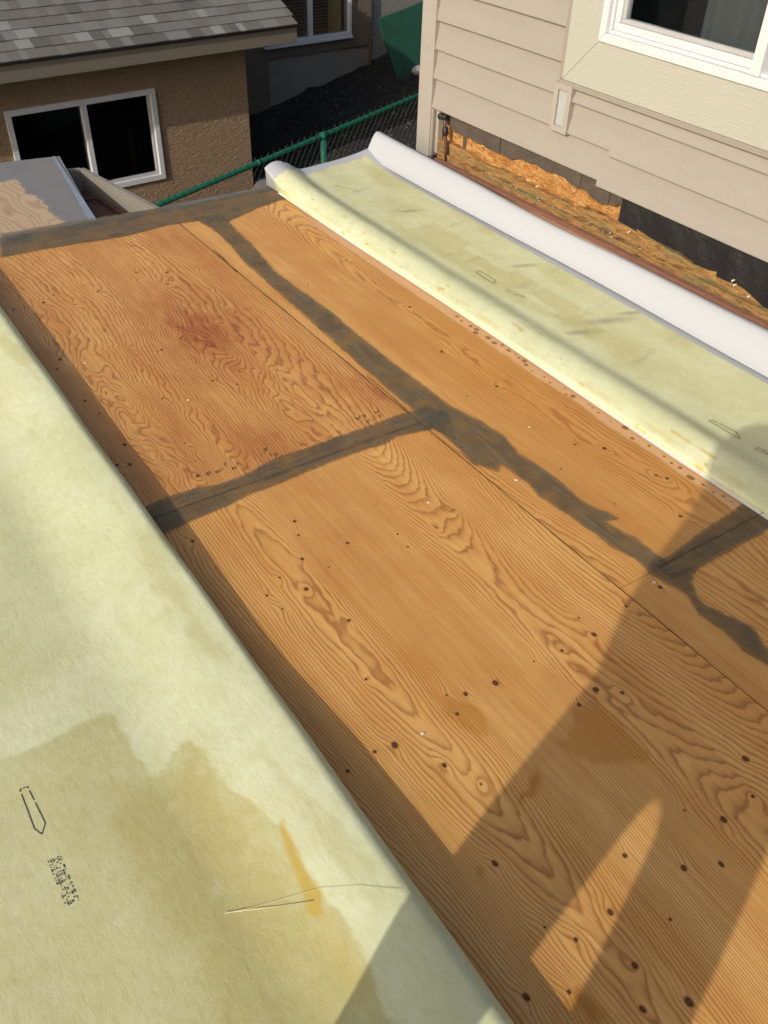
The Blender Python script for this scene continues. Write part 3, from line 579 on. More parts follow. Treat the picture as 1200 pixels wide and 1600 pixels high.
# ------------------------------------------------------------------ membrane folded back by the house, its far side curled to the white face
def prof_right(y):
    w1 = 0.006 * float(perlin(np.array(y * 1.1), np.array(.7), 71)); w2 = 0.010 * float(perlin(np.array(y * .9), np.array(5.7), 72)) + 0.018 * (y - 2.5) / 2
    h = 0.048 + 0.006 * math.sin(y * 1.9) + .004 * float(perlin(np.array(y * 3.1), np.array(2.2), 75)) ; xl = 2.192 + w1 * .5
    bot = [(x, 0.005) for x in np.linspace(2.45, xl + .02, 8)]
    arc = [(xl + .012 - .012 * math.sin(a), 0.0165 - .0115 * math.cos(a)) for a in np.linspace(0.2, math.pi * 0.72, 8)]
    xa = arc[-1][0]; za = arc[-1][1]
    xs1 = np.linspace(xa + .004, 2.43, 26); u = (xs1 - xa) / (2.43 - xa)
    z1 = np.where(u < .42, za + (h - za) * np.sin(u / .42 * math.pi / 2), 0.011 + (h - .011) * (0.5 + 0.5 * np.cos(np.clip((u - .42) / .56, 0, 1) * math.pi)))
    xe = 2.955 + w2
    xs2 = np.linspace(2.436, xe, 74)
    z2 = 0.011 + 0.003 * perlin(xs2 * 5, np.full_like(xs2, y * 2.2), 73) * sstep(2.41, 2.5, xs2)
    r = 0.060 + 0.005 * float(perlin(np.array(y * 1.3), np.array(9.2), 74)) + .006 * math.sin(y * 1.3 + 1)
    zc = 0.011 + r
    arc2 = [(xe + r * math.sin(a), zc - r * math.cos(a)) for a in np.linspace(0.1, math.pi, 26)]
    xf = 2.865 + w2 * .6 + 0.006 * math.sin(y * 3)
    xs3 = np.linspace(xe - .004, xf, 22); t = (xe - xs3) / (xe - xf)
    z3 = 0.018 + (zc + r - .018) * (1 - sstep(0, 1.12, t)) / (1 - 0)
    return np.array(bot + arc + list(zip(xs1, z1)) + list(zip(xs2, z2)) + arc2 + list(zip(xs3, z3)))
NB, NA, N1, N2, N3, N4 = 8, 8, 26, 74, 26, 22
def yend(x): return 4.330 + np.clip(x - 2.18, 0, 1.0) * 0.155
def lift_right(P):
    X, Y, Z = P[..., 0].copy(), P[..., 1].copy(), P[..., 2].copy()
    v = (Y - Y.min()) / (Y.max() - Y.min()); ye = yend(X)
    Y2 = Y.min() + v * (ye - Y.min())
    q = np.clip((Y2 - (ye - 0.40)) / 0.40, 0, 1)
    idx = np.arange(P.shape[0])[:, None] + 0 * Y
    top = (idx >= NB + 2) & (idx < NB + NA + N1 + N2)
    Z += np.where(top, 1, 0) * q**2 * (0.050 * np.exp(-((X - 2.21) / .13)**2) + 0.026 + .02 * np.exp(-((X - 2.95) / .12)**2))
    X -= np.where(idx < NB + NA + 14, 1, 0) * q**2 * 0.008
    return np.stack([X, Y2, Z], -1)
def at_right(P):
    X, Y = P[..., 0], P[..., 1]; idx = np.arange(P.shape[0])[:, None] + 0 * Y
    ye = yend(X); nz = fbm(X * 14, Y * 14, 81)
    wh = np.maximum(sstep(2.835, 2.842, X + .004 * nz + (2.5 - Y) * .009) * (idx >= NB + NA + N1), sstep(-.006, .006, Y - (ye - (0.060 + 0.035 * np.exp(-((X - 2.2) / .16)**2)) + 0.016 * nz)))
    wh = np.where(idx >= NB + NA + N1 + N2, 1, wh)
    st = 0.22 + 0.50 * sstep(-.2, .7, fbm(X * 5, Y * 1.6, 82, 4))
    st = st * sstep(2.38, 2.47, X) + 0.30 * sstep(.1, .7, fbm(X * 14, Y * 3, 83)) * (X < 2.4)
    for cx, cy, wx, wy, a in ((2.56, 3.30, .10, .16, .5), (2.53, 2.95, .07, .20, .55), (2.60, 2.60, .05, .22, .5), (2.60, 3.72, .09, .12, .35), (2.55, 2.30, .05, .12, .6)):
        st = np.maximum(st, a * 1.35 * sstep(1.10, .92, np.maximum(np.abs(X + .01 * nz - cx) / wx, np.abs(Y + .015 * nz - cy) / wy)))
    am = 0.75 * sstep(.62, .80, fbm(X * 30, Y * 7, 84)) * (X < 2.28) + 0.35 * np.exp(-((X - 2.215) / .008)**2) * sstep(0.0, .4, perlin(X * 3, Y * 6, 85)) * (Y < 2.6)
    sm_ = np.zeros_like(X)
    for sx, sy, r in SMEAR: sm_ = np.maximum(sm_, 1.0 * np.exp(-(((X - sx) / (r * 1.5))**2 + ((Y - sy - .35 * (sx - X)) / (r * .38))**2)))
    for k, y0 in enumerate((4.02, 3.70, 3.36, 3.03, 2.70, 2.36, 1.98)):  # crease darkening painted into the colour as lines across the sheet
        sm_ = np.maximum(sm_, 0.42 * np.exp(-((Y - y0 - .22 * (X - 2.66) + .01 * nz) / .011)**2) * sstep(2.44 + .06 * (k % 3), 2.52 + .06 * (k % 3), X) * sstep(-.3, .5, perlin(X * 6, Y * 3, 86)))
    sm_ = np.where((X < 2.44) | (idx >= NB + NA + N1 + N2), 0, sm_)
    return dict(stain=st, amber=np.clip(am, 0, 1), white=wh, smudge_crease=sm_)
ysr = np.concatenate([np.linspace(-1.3, 0.6, 40), np.linspace(0.62, 4.33, 420)])
mr = sheet_from_profile('deck_membrane', prof_right, ysr, FELT, at_right, 0.0018, lift_right)
tag(mr, 'folded-back deck membrane beside the house wall, its far side curled into a white roll', 'deck membrane', 'membranes folded back off the plywood')
def zr(x, y): return 0.0155
for c in (AR1, AR2, AR3): stroke_path(c, zr, 0.0026).build('printed_arrow', INK, mr)
for k, (a, c) in enumerate((CR1, CR2, CR3)):
    code_marks(a, (c[0] - a[0], c[1] - a[1]), (1, .1), 0.020, zr, 0.0022, 5, 40, 20 + k).build('printed_code', INK, mr)
# white cut edge of the lower layer peeking out under the fold
b = MB(); ye_ = np.linspace(0.6, 4.2, 80)
for i in range(79):
    w0 = 2.181 + .004 * math.sin(ye_[i] * 3.1) + .006 * (ye_[i] < 1.6) * 0; w1 = 2.181 + .004 * math.sin(ye_[i+1] * 3.1)
    b.add([(w0, ye_[i], .0052), (2.24, ye_[i], .0046), (2.24, ye_[i+1], .0046), (w1, ye_[i+1], .0052)], [(0, 1, 2, 3)])
b.build('cut_edge', WEDGE, mr)

# ------------------------------------------------------------------ the house with lap siding on the right
HX = 3.25
house = empty('house', (3.6, 2.0, -0.3))
tag(house, 'taupe lap-sided house with stripped wall base and white window at the top right', 'house')
boxes('wall_sheathing', mat_plain('sheathing', (0.10, 0.075, 0.05), 0.9), house, [((HX + .05, -2.5, -2.2), (HX + .12, 2.30, 3.2)), ((HX + .05, 3.06, -2.2), (HX + .12, 4.37, 3.2)), ((HX + .05, 2.30, -2.2), (HX + .12, 3.06, 0.86)), ((HX + .05, 1.1, 2.2), (HX + .12, 3.06, 3.2))])
boxes('end_wall', SID, house, [((HX + .12, 4.30, -2.2), (8.0, 4.365, 3.2))])
boxes('roof', mat_plain('roof_dark', (0.06, 0.06, 0.06), 0.9), house, [((HX - .02, -2.6, 3.2), (8.2, 4.5, 3.3))])
def board(y0, y1, z0, z1, px=0.0, name='siding_board'):
    """one siding course: lower edge proud, top tucked under the next"""
    n = max(2, int(abs(y1 - y0) / 0.12) + 1); ys_ = np.linspace(y0, y1, n); b_ = MB()
    sec = [(HX + .030, z0 + .004), (HX + .002 - px, z0), (HX - .0195 - px, z0 + .001), (HX - .0200 - px, z0 + .006), (HX - .004 - px * .8, z0 + .55 * (z1 - z0)), (HX + .004 - px * .5, z1 + .012), (HX + .030, z1 + .012)]
    m_ = len(sec)
    for j, y in enumerate(ys_):
        wv = 0.0014 * float(perlin(np.array(y * 2.3), np.array(z0 * 9), 91)); dz = 0.0012 * float(perlin(np.array(y * 1.7), np.array(z0 * 7 + 3), 92))
        b_.v += [(x + wv, y, z + dz) for x, z in sec]
    for j in range(n - 1):
        for k in range(m_): b_.f.append((j*m_ + k, j*m_ + (k+1) % m_, (j+1)*m_ + (k+1) % m_, (j+1)*m_ + k))
    b_.f.append(tuple(range(m_))); b_.f.append(tuple((n-1)*m_ + k for k in range(m_))[::-1])
    return b_.build(name, SID, house)
# courses left of the window trim, then below it
zs = [0.270, 0.424, 0.570, 0.711, 0.857, 1.000, 1.143, 1.29, 1.43]
for i in range(8):
    z0, z1 = zs[i], zs[i + 1]
    if i == 0: board(2.945, 4.286, z0, z1); board(-2.4, 2.962, z0 - .024, z1 - .026, 0.006)
    elif i == 1: board(3.318, 4.286, z0, z1); board(2.906, 3.206, z0 - .006, z1 - .008); board(-2.4, 2.918, z0 - .028, z1 - .014, 0.006)
    elif i == 2: board(3.318, 4.286, z0, z1); board(-2.4, 3.206, z0 - .010, 0.622)
    else: board(3.312, 4.286, z0, z1)
boxes('corner_trim', CTRIM, house, [((HX - .028, 4.286, -0.012), (HX + .04, 4.410, 3.2)), ((HX + .04, 4.366, -0.012), (HX + .14, 4.410, 3.2))], bevel=.003)
boxes('corner_return', JCH, house, [((HX - .024, 4.262, 0.012), (HX + .045, 4.284, 0.268))], bevel=.001)
boxes('corner_return', CTRIM, house, [((HX - .004, 4.236, 0.031), (HX + .03, 4.260, 0.262))], bevel=.001)
# window trim boards with mitred corners, and channels below and beside them
TY, TZ, WY, WZ = 3.280, 0.645, 3.082, 0.846
b = MB(); b.prism([(TY, TZ), (-1.2, TZ), (-1.2, WZ), (WY, WZ)], 0, HX - .030, HX + .03); b.build('window_trim', WTRIM, house, bevel=.002)
b = MB(); b.prism([(TY, TZ + .0015), (WY, WZ + .0015), (WY, 2.4), (TY, 2.4)], 0, HX - .0295, HX + .03); b.build('window_trim', WTRIM, house, bevel=.002)
boxes('trim_channel', JCH, house, [((HX - .026, -1.2, TZ - .026), (HX + .02, TY + .024, TZ - .002))], bevel=.002)
boxes('trim_channel', JCH, house, [((HX - .026, TY + .002, TZ), (HX + .02, TY + .026, 2.4))], bevel=.002)
# white sliding window
win = empty('window', parent=house)
hx = HX - .026
b = MB(); b.prism([(WY, WZ), (1.10, WZ), (1.10, WZ + .036), (WY - .036, WZ + .036)], 0, hx - .016, hx + .08); b.prism([(WY, WZ + .001), (WY - .036, WZ + .037), (WY - .036, 2.2), (WY, 2.2)], 0, hx - .0155, hx + .08)
b.build('frame', VINYLW, win, bevel=.002)
boxes('frame', VINYLW, win, [((hx + .004, 1.10, WZ + .0365), (hx + .07, WY - .0365, WZ + .050)), ((hx + .0045, WY - .050, WZ + .0505), (hx + .07, WY - .0365, 2.2))], bevel=.0015)
boxes('sash', VINYLW, win, [((hx + .018, 2.285, WZ + .0505), (hx + .055, WY - .0505, WZ + .080)), ((hx + .0185, WY - .078, WZ + .0805), (hx + .055, WY - .0505, 2.2))], bevel=.0015)
boxes('screen_track', mat_plain('grey_track', (0.40, 0.39, 0.37), 0.5), win, [((hx + .030, 2.285, WZ + .081), (hx + .052, WY - .079, WZ + .098)), ((hx + .0305, WY - .094, WZ + .0985), (hx + .052, WY - .079, 2.2))], bevel=.001)
boxes('mullion', VINYLW, win, [((hx - .010, 2.240, WZ + .037), (hx + .07, 2.284, 2.2))], bevel=.002)
boxes('pane', GLASS, win, [((hx + .042, 2.285, WZ + .085), (hx + .046, WY - .082, 2.2))]); boxes('pane', GLASS, win, [((hx + .040, 1.12, WZ + .05), (hx + .044, 2.239, 2.2))])
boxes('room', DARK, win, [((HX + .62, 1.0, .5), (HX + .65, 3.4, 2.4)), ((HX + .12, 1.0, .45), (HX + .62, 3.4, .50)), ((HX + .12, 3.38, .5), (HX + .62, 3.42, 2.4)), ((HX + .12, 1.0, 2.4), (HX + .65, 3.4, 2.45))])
b = MB(); n = 70; yy_ = np.linspace(1.2, 2.80, n)
for i, y in enumerate(yy_):
    x = HX + .26 + .03 * math.sin(i * .95) + .012 * math.sin(i * 2.3); b.v += [(x, y, .70), (x, y, 2.3)]
b.f += [(2*i, 2*i + 2, 2*i + 3, 2*i + 1) for i in range(n - 1)]; b.build('curtain', CURT, win, True)
# little mounting block on the siding
blk = empty('mounting_block', parent=house)
Y0, Y1, Z0, Z1 = 3.320, 3.203, 0.412, 0.628
b = MB(); w = .028
for q in ([(Y0, Z0), (Y1, Z0), (Y1 + w, Z0 + w), (Y0 - w, Z0 + w)], [(Y1, Z0), (Y1, Z1), (Y1 + w, Z1 - w), (Y1 + w, Z0 + w)], [(Y1, Z1), (Y0, Z1), (Y0 - w, Z1 - w), (Y1 + w, Z1 - w)], [(Y0, Z1), (Y0, Z0), (Y0 - w, Z0 + w), (Y0 - w, Z1 - w)]):
    MB().prism(q, 0, HX - .032, HX + .02).build('block_rim', CTRIM, blk, bevel=.0015)
boxes('block_plate', mat_plain('pale_plate', (0.36, 0.37, 0.35), 0.5, 0.06), blk, [((HX - .020, Y1 + w, Z0 + w), (HX + .01, Y0 - w, Z1 - w))])
# stripped base: strand board, torn building paper, black membrane, rotten plate
def ragged(name, y0, y1, top, bot, x, mat, th=.006, n=60, seed=5, xw=0.0):
    ys_ = np.linspace(y0, y1, n); b_ = MB()
    for y in ys_:
        t_ = top(y); lo = bot(y); xx = x + xw * float(perlin(np.array(y * 7), np.array(.3), seed)); mid = .5 * (t_ + lo); xm = xx - xw * .6 * float(perlin(np.array(y * 11), np.array(2.3), seed))
        b_.v += [(xx, y, t_), (xm, y, mid), (xx, y, lo), (xx + th, y, lo), (xm + th, y, mid), (xx + th, y, t_)]
    for j in range(n - 1):
        for k in range(6): b_.f.append((j*6 + k, j*6 + (k+1) % 6, (j+1)*6 + (k+1) % 6, (j+1)*6 + k))
    b_.f.append((0, 1, 2, 3, 4, 5)); b_.f.append(tuple((n-1)*6 + k for k in (5, 4, 3, 2, 1, 0)))
    return b_.build(name, mat, house)
pf = lambda y, s, sd: float(perlin(np.array(y * s), np.array(.5), sd))
ragged('strand_board', 2.808, 4.236, lambda y: .232, lambda y: .02, HX + .036, OSB, .012, 90, 5, .002)
TOPY = [4.24, 4.03, 3.80, 3.50, 3.24, 2.96, 2.78, 2.40, 1.9, 1.2]; LOWZ = [.205, .178, .172, .186, .196, .168, .190, .178, .172, .17]
low = lambda y: float(np.interp(-y, [-t for t in TOPY], LOWZ)) + .014 * pf(y, 11, 3) + .007 * pf(y, 37, 4)
for k, (ya, yb) in enumerate(((4.236, 3.72), (3.716, 3.30), (3.296, 3.10), (3.094, 2.90), (2.892, 2.62))):
    ragged('building_paper', ya, yb, lambda y: .300, low, HX + .020 - .003 * k * .5, PAPER, .002, 40, 8 + k, .007)
BLY = [2.81, 2.66, 2.45, 2.25, 2.08, 1.95, 1.80, 1.2]; BLZ = [.128, .112, .118, .085, .092, .060, .055, .05]
ragged('black_membrane', 2.808, 0.2, lambda y: .300, lambda y: float(np.interp(-y, [-t for t in BLY], BLZ)) + .004 * pf(y, 12, 6), HX + .006, BLKM, .003, 140, 12, .014)
ragged('rotten_plate', 0.2, 4.236, lambda y: .104 + .024 * pf(y, 5, 7) + .009 * pf(y, 31, 8), lambda y: .01, HX + .004, ROT, .030, 150, 14, .010)
ragged('rotten_plate', 0.2, 4.20, lambda y: .052 + .010 * pf(y, 6, 17) + .005 * pf(y, 33, 18), lambda y: -.002, HX - .018, ROT, .020, 150, 15, .007)
ragged('base_strip', 0.2, 4.20, lambda y: .022 + .002 * pf(y, 4, 19), lambda y: -.004, HX - .050, RED, .030, 60, 16, .002)
for k in range(14):      # crumbs of old sealant along the rotten plate
    y = random.uniform(2.5, 3.75) if k < 20 else random.uniform(1.9, 2.5); z = .054 + random.uniform(-.004, .012); r = random.uniform(.003, .006)
    MB().add([(HX - .020 - r, y, z), (HX - .020, y + r * 1.6, z - r * .3), (HX - .020, y - r * 1.6, z + r * .2), (HX - .016, y, z + r), (HX - .016, y, z - r)], [(0, 1, 3), (0, 3, 2), (0, 2, 4), (0, 4, 1)]).build('sealant_crumb', mat_sc if k else (mat_sc := mat_plain('grey_sealant', (0.34, 0.35, 0.34), 0.6, 0.2)), house)
nail = MB().tube([(HX - .004, 0, 0), (HX - .016, 0, 0)], .004, 8)
for y, z in ((2.10, .094), (2.02, .075), (2.115, .108), (2.72, .104), (3.37, .112)):
    MB().tube([(HX + .0, y, z), (HX - .014, y, z)], .0042, 8).build('nail', PALEB, house)
# water pipe with fitting in the corner
b = MB(); b.tube([(HX + .02, 4.165, .262), (HX - .012, 4.165, .258), (HX - .018, 4.163, .235), (HX - .018, 4.150, .165), (HX - .018, 4.135, .10), (HX - .018, 4.125, .01)], .0095, 10)
pipe = b.build('water_pipe', BRASS, house, True)
b = MB(); b.tube([(HX - .018, 4.156, .202), (HX - .018, 4.153, .195), (HX - .018, 4.148, .165), (HX - .018, 4.146, .155)], [.012, .018, .018, .012], 10)
PF = mat_plain('pipe_fitting_black', (0.03, 0.024, 0.02), 0.5, 0.3); b.build('pipe_fitting', PF, pipe, True)
MB().tube([(HX - .018, 4.168, .262), (HX - .018, 4.163, .238)], .017, 10).build('pipe_fitting', PF, pipe, True); MB().tube([(HX - .03, 4.200, .245), (HX + .01, 4.200, .245)], .016, 10).build('pipe_end', PF, house, True)
ragged('pipe_shadow_strip', 4.045, 4.020, lambda y: .262, lambda y: .045, HX + .030, PAPER, .002, 6, 25, .003)  # dark strip added in place of the pipe's shadow, no torn paper here

# ------------------------------------------------------------------ neighbouring garage (frame: local x along its wall, local y into it, origin at the right-hand wall corner)
gar = empty('neighbour_garage', (3.90, 8.0, -1.75), R(3.4)); GO = Vector((0, 0, -1.75))
tag(gar, 'low brown stucco building with grey shingle roof and white sliding window at the upper left', 'garage')
L = lambda p: (p[0], p[1], p[2] + 1.75)            # written in deck heights
def lbox(name, mat, par, lst, bevel=0): return boxes(name, mat, par, [(L(a), L(c)) for a, c in lst], local=True, bevel=bevel)
WX0, WX1, WZ0, WZ1 = -2.205, -0.910, -1.205, -0.435
lbox('wall', STUC, gar, [((-5.0, 0, -2.9), (WX0, .15, 0.0)), ((WX0, 0, -2.9), (WX1, .15, WZ0)), ((WX0, 0, WZ1), (WX1, .15, 0.0)), ((WX1, 0, -2.9), (0, .15, 0.0)), ((-.15, .1505, -2.9), (-.001, 2.3, 0.0))])
gw = empty('window', parent=gar); fw = .045
lbox('frame', VINYLW, gw, [((WX0, -.02, WZ0), (WX1, .09, WZ0 + fw)), ((WX0, -.02, WZ1 - fw), (WX1, .09, WZ1)), ((WX0, -.0195, WZ0 + fw), (WX0 + fw, .09, WZ1 - fw)), ((WX1 - fw, -.0195, WZ0 + fw), (WX1, .09, WZ1 - fw))], .002)
mx = -1.555
lbox('mullion', VINYLW, gw, [((mx - .022, -.012, WZ0 + fw), (mx + .022, .08, WZ1 - fw))], .002)
lbox('sash', mat_plain('grey_sash', (0.42, 0.42, 0.42), 0.4), gw, [((mx + .0225, .012, WZ0 + fw), (WX1 - fw - .0005, .05, WZ0 + fw + .022)), ((WX1 - fw - .024, .012, WZ0 + fw + .0225), (WX1 - fw - .0005, .05, WZ1 - fw))], .001)
lbox('pane', GLASSD, gw, [((WX0 + fw, .034, WZ0 + fw), (mx - .022, .038, WZ1 - fw))]); lbox('pane', GLASSD, gw, [((mx + .022, .030, WZ0 + fw), (WX1 - fw, .034, WZ1 - fw))])
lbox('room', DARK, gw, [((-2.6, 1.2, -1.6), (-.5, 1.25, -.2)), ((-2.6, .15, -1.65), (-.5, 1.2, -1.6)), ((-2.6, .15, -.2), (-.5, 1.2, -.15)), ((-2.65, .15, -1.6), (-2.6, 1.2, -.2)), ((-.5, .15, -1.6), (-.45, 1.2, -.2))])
lbox('shelf_post', mat_plain('yellow_post', (0.22, 0.13, 0.03), 0.7), gw, [((-1.12, .20, -1.3), (-1.075, .24, -.78))]); lbox('storage_bin', mat_plain('blue_bin', (0.02, 0.045, 0.07), 0.5), gw, [((-1.06, .16, -1.22), (-.97, .26, -.80))])
# roof: fascia, soffit and individually laid shingles
SL = math.atan(.46); cs, sn = math.cos(SL), math.sin(SL); EY, EZ = -.33, -.012
RX0, RX1 = -5.0, .365
lbox('fascia', FASC, gar, [((RX0, EY + .022, EZ - .150), (RX1, EY + .045, EZ - .016))], .003); lbox('soffit', FASC, gar, [((RX0, EY + .0455, EZ - .135), (RX1 - .03, -.001, EZ - .125))])
lbox('drip_edge', mat_plain('dark_drip', (0.04, 0.036, 0.032), 0.5), gar, [((RX0, EY + .006, EZ - .022), (RX1 + .005, EY + .021, EZ - .010))])
RLEN = 2.9
b = MB(); b.add([L(p) for p in [(RX0, EY, EZ - .014), (RX1, EY, EZ - .014), (RX1, EY + RLEN * cs, EZ - .014 + RLEN * sn), (RX0, EY + RLEN * cs, EZ - .014 + RLEN * sn), (RX0, EY + .02, EZ - .03), (RX1, EY + .02, EZ - .03), (RX1, EY + RLEN * cs, EZ - .12 + RLEN * sn), (RX0, EY + RLEN * cs, EZ - .12 + RLEN * sn)]], [(0,1,2,3),(4,7,6,5),(0,4,5,1),(1,5,6,2),(2,6,7,3),(3,7,4,0)])
roof = b.build('roof', m_shingle('shingle_base', (0.10, 0.095, 0.088)), gar, local=True)
b = MB(); b.add([L(p) for p in [(RX1 - .03, EY + .05, EZ - .13), (RX1 - .004, EY + .05, EZ - .13), (RX1 - .004, EY + .05, EZ - .03), (RX1 - .03, EY + .05, EZ - .03), (RX1 - .03, EY + RLEN*cs, EZ - .15 + RLEN*sn - .1), (RX1 - .004, EY + RLEN*cs, EZ - .15 + RLEN*sn - .1), (RX1 - .004, EY + RLEN*cs, EZ + RLEN*sn - .1), (RX1 - .03, EY + RLEN*cs, EZ + RLEN*sn - .1)]], [(0,1,2,3),(4,7,6,5),(0,4,5,1),(1,5,6,2),(2,6,7,3),(3,7,4,0)]).build('rake_board', FASC, gar, local=True)
SHM = [m_shingle('shingle_granules_%s' % nm, c) for nm, c in (('grey', (0.185, 0.178, 0.160)), ('brown', (0.150, 0.138, 0.120)), ('pale', (0.250, 0.245, 0.225)), ('dark', (0.120, 0.113, 0.102)), ('mid', (0.165, 0.156, 0.140)))]
EXP = .112; shm = {}
def shingle_mesh(w, mi):
    k = (round(w, 2), mi)
    if k not in shm:
        w_ = k[0] - .002; me = bpy.data.meshes.new('shingle'); d = EXP + .03; t0 = .010
        vv = [(0, 0, 0), (w_, 0, 0), (w_ + .001, d, 0), (.001, d, 0), (0, 0, t0), (w_, 0, t0), (w_ + .001, d, t0 * .6), (.001, d, t0 * .6)]
        me.from_pydata(vv, [], [(4,5,6,7),(0,3,2,1),(0,1,5,4),(1,2,6,5),(2,3,7,6),(3,0,4,7)]); me.materials.append(SHM[mi]); shm[k] = me
    return shm[k]
rs = random.Random(5)
for c in range(10):
    x = -2.75 - rs.uniform(0, .2)
    while x < RX1:
        w = rs.choice((.06, .08, .10, .12, .15, .18)); w = min(w, RX1 + .012 - x)
        if w < .03: break
        s = c * EXP - .012; mi = rs.choice((0, 0, 1, 1, 2, 3, 4, 4, 0, 1))
        o = mesh_obj('shingle', shingle_mesh(w, mi), roof, L((x, EY + s * cs - .004 * sn * 0, EZ + s * sn - .006 + .0015 * (mi in (1, 3)) + .004 * c * 0)))
        o.rotation_euler = (SL - .045 + .0, 0, rs.uniform(-.004, .004)); o.location.z += .006 + rs.uniform(0, .0015) + (0.0018 if mi in (2, 0) else 0)
        x += w

# ------------------------------------------------------------------ farther wing with the blinds
fb = empty('neighbour_house', (5.17, 10.0, -1.6), R(3.0)); 
tag(fb, 'taupe stucco house wall with blinds window and grey parged base behind the shingled garage', 'house')
L = lambda p: (p[0], p[1], p[2] + 1.6)
FX0, FX1, FZ0, FZ1 = -.05, 1.14, -.735, .35
lbox('wall', STUC2, fb, [((-1.6, 0, -2.6), (.0, .2, 2.0)), ((.0, 0, -.865), (1.42, .2, FZ0)), ((0, 0, FZ1), (1.42, .2, 2.0)), ((FX1, 0, FZ0), (1.42, .2, FZ1)), ((1.42, .0005, -2.5), (1.445, .2, 2.0))])
lbox('foundation', CONC, fb, [((.0, .03, -2.6), (1.42, .2, -.8655)), ((1.445, .05, -2.6), (4.0, .2, -.12))]); lbox('wall', STUC2, fb, [((1.445, 0.01, -.12), (4.0, .2, 2.0))])
w2 = empty('window', parent=fb)
lbox('frame', VINYLW, w2, [((FX0 + .055, -.03, FZ0), (FX1, .08, FZ0 + .040)), ((FX1 - .035, -.0295, FZ0 + .04), (FX1, .08, FZ1)), ((FX0 + .055, -.0295, FZ0 + .04), (FX0 + .09, .08, FZ1))], .002)
lbox('mullion', VINYLW, w2, [((.555, -.02, FZ0 + .04), (.60, .07, FZ1))], .002)
GLASSB = m_glass('blinds_window_glass', 0.75)
lbox('pane', GLASSB, w2, [((FX0 + .09, .03, FZ0 + .04), (.555, .034, FZ1))]); lbox('pane', GLASSB, w2, [((.60, .026, FZ0 + .04), (FX1 - .035, .030, FZ1))])
lbox('sill', VINYLW, w2, [((FX0 - .02, -.05, FZ0 - .022), (FX1 + .01, -.001, FZ0 - .002))], .002)
lbox('room', CREAMW, w2, [((-.1, .5, -1.0), (1.3, .52, .5)), ((-.1, .2, -.9), (1.3, .5, -.86)), ((1.15, .2, -.86), (1.18, .5, .5))])
for k in range(14):
    z = FZ0 + .10 + k * .034
    lbox('blind_slat', BLIND, w2, [((.03, .075, z), (.545, .095, z + .016))])
    lbox('blind_slat', BLIND, w2, [((.61, .075, z), (.875, .095, z + .016))])
# dark green panel leaning against the wall
gp = MB(); gp.add([(6.40, 9.60, -0.50), (7.60, 9.62, -0.26), (7.66, 9.40, -.92), (6.55, 9.36, -1.150), (6.40, 9.64, -0.50), (7.60, 9.66, -0.26), (7.66, 9.44, -.92), (6.55, 9.40, -1.150)], [(0,1,2,3),(4,7,6,5),(0,4,5,1),(1,5,6,2),(2,6,7,3),(3,7,4,0)])
tag(gp.build('green_panel', DKGREEN, None, bevel=.004), 'large dark green board leaning against the far stucco wall', 'panel')
def boulder(name, c, r, mat, label, cat, seed):
    bm = bmesh.new(); bmesh.ops.create_icosphere(bm, subdivisions=3, radius=1)
    rg = Vector((seed * 1.7, seed * .3, seed))
    from mathutils import noise as mn
    for v in bm.verts: v.co = Vector((v.co.x * r[0], v.co.y * r[1], v.co.z * r[2])) * (1 + .25 * mn.noise(v.co * 1.4 + rg) + .06 * mn.noise(v.co * 5 + rg))
    me = bpy.data.meshes.new(name); bm.to_mesh(me); bm.free(); me.materials.append(mat); me.polygons.foreach_set('use_smooth', [True] * len(me.polygons))
    o = mesh_obj(name, me); o.location = c; return tag(o, label, cat)
boulder('boulder', (4.06, 8.02, -1.56), (.16, .14, .17), mat_plain('grey_boulder', (0.13, 0.125, 0.115), .9, .3, 6, .6, 30), 'grey rounded boulder at the foot of the brown garage corner', 'boulder', 2)
boulder('flat_rock', (6.80, 9.27, -1.015), (.13, .08, .06), STONE, 'pale flat rock below the leaning green panel', 'rock', 5)

# ------------------------------------------------------------------ green chain-link fence on the slope
FY = 6.5
def rail_z(x): return -.865 + .2 * (x - 2.32)
fence = empty('chain_link_fence', (3.5, FY, -1.8)); tag(fence, 'green chain-link fence with round top rail running up the slope past the deck', 'fence')
MB().tube([(-2.5, FY, rail_z(-2.5)), (8.5, FY, rail_z(8.5))], .021, 14).build('top_rail', GREEN, fence, True)
for x in (-1.9, .55, 3.82, 6.9):
    z = rail_z(x); p = MB().tube([(x, FY + .045 * 0, z - .03), (x, FY, z - 1.25)], .026, 12).build('post', GREEN, fence, True)
    MB().tube([(x - .026, FY, rail_z(x - .026)), (x + .026, FY, rail_z(x + .026))], .030, 14).build('rail_cap', GREEN, p, True)
for x in (2.15, 3.23, 5.0): MB().tube([(x - .012, FY, rail_z(x - .012)), (x + .012, FY, rail_z(x + .012))], .0245, 14).build('rail_clamp', GREEN, fence, True)
b = MB(); pitch = .056; n = 22
for k in range(int(5.6 / pitch)):
    for sg in (1, -1):
        x0 = 1.1 + k * pitch; pts = []
        for j in range(0, n + 1, 1):
            x = x0 + sg * pitch * .5 * (j % 2) + 0; z = rail_z(x0) + .030 - j * .05; pts.append((x, FY - .024 + .003 * sg * (1 if j % 2 else -1), z))
        b.tube(pts, .0013, 3, False)
    # twisted wire ends above the rail
    x = 1.1 + k * pitch; z = rail_z(x)
    b.tube([(x, FY - .025, z + .02), (x + .012, FY - .022, z + .048), (x + .02 + random.uniform(-.01, .012), FY - .02, z + .062)], .0018, 3)
    b.tube([(x, FY - .025, z + .02), (x + .002, FY - .028, z + .045), (x + .004, FY - .03, z + .056)], .0018, 3)
tag(b.build('wire_mesh', WIRE, fence), kind='stuff')

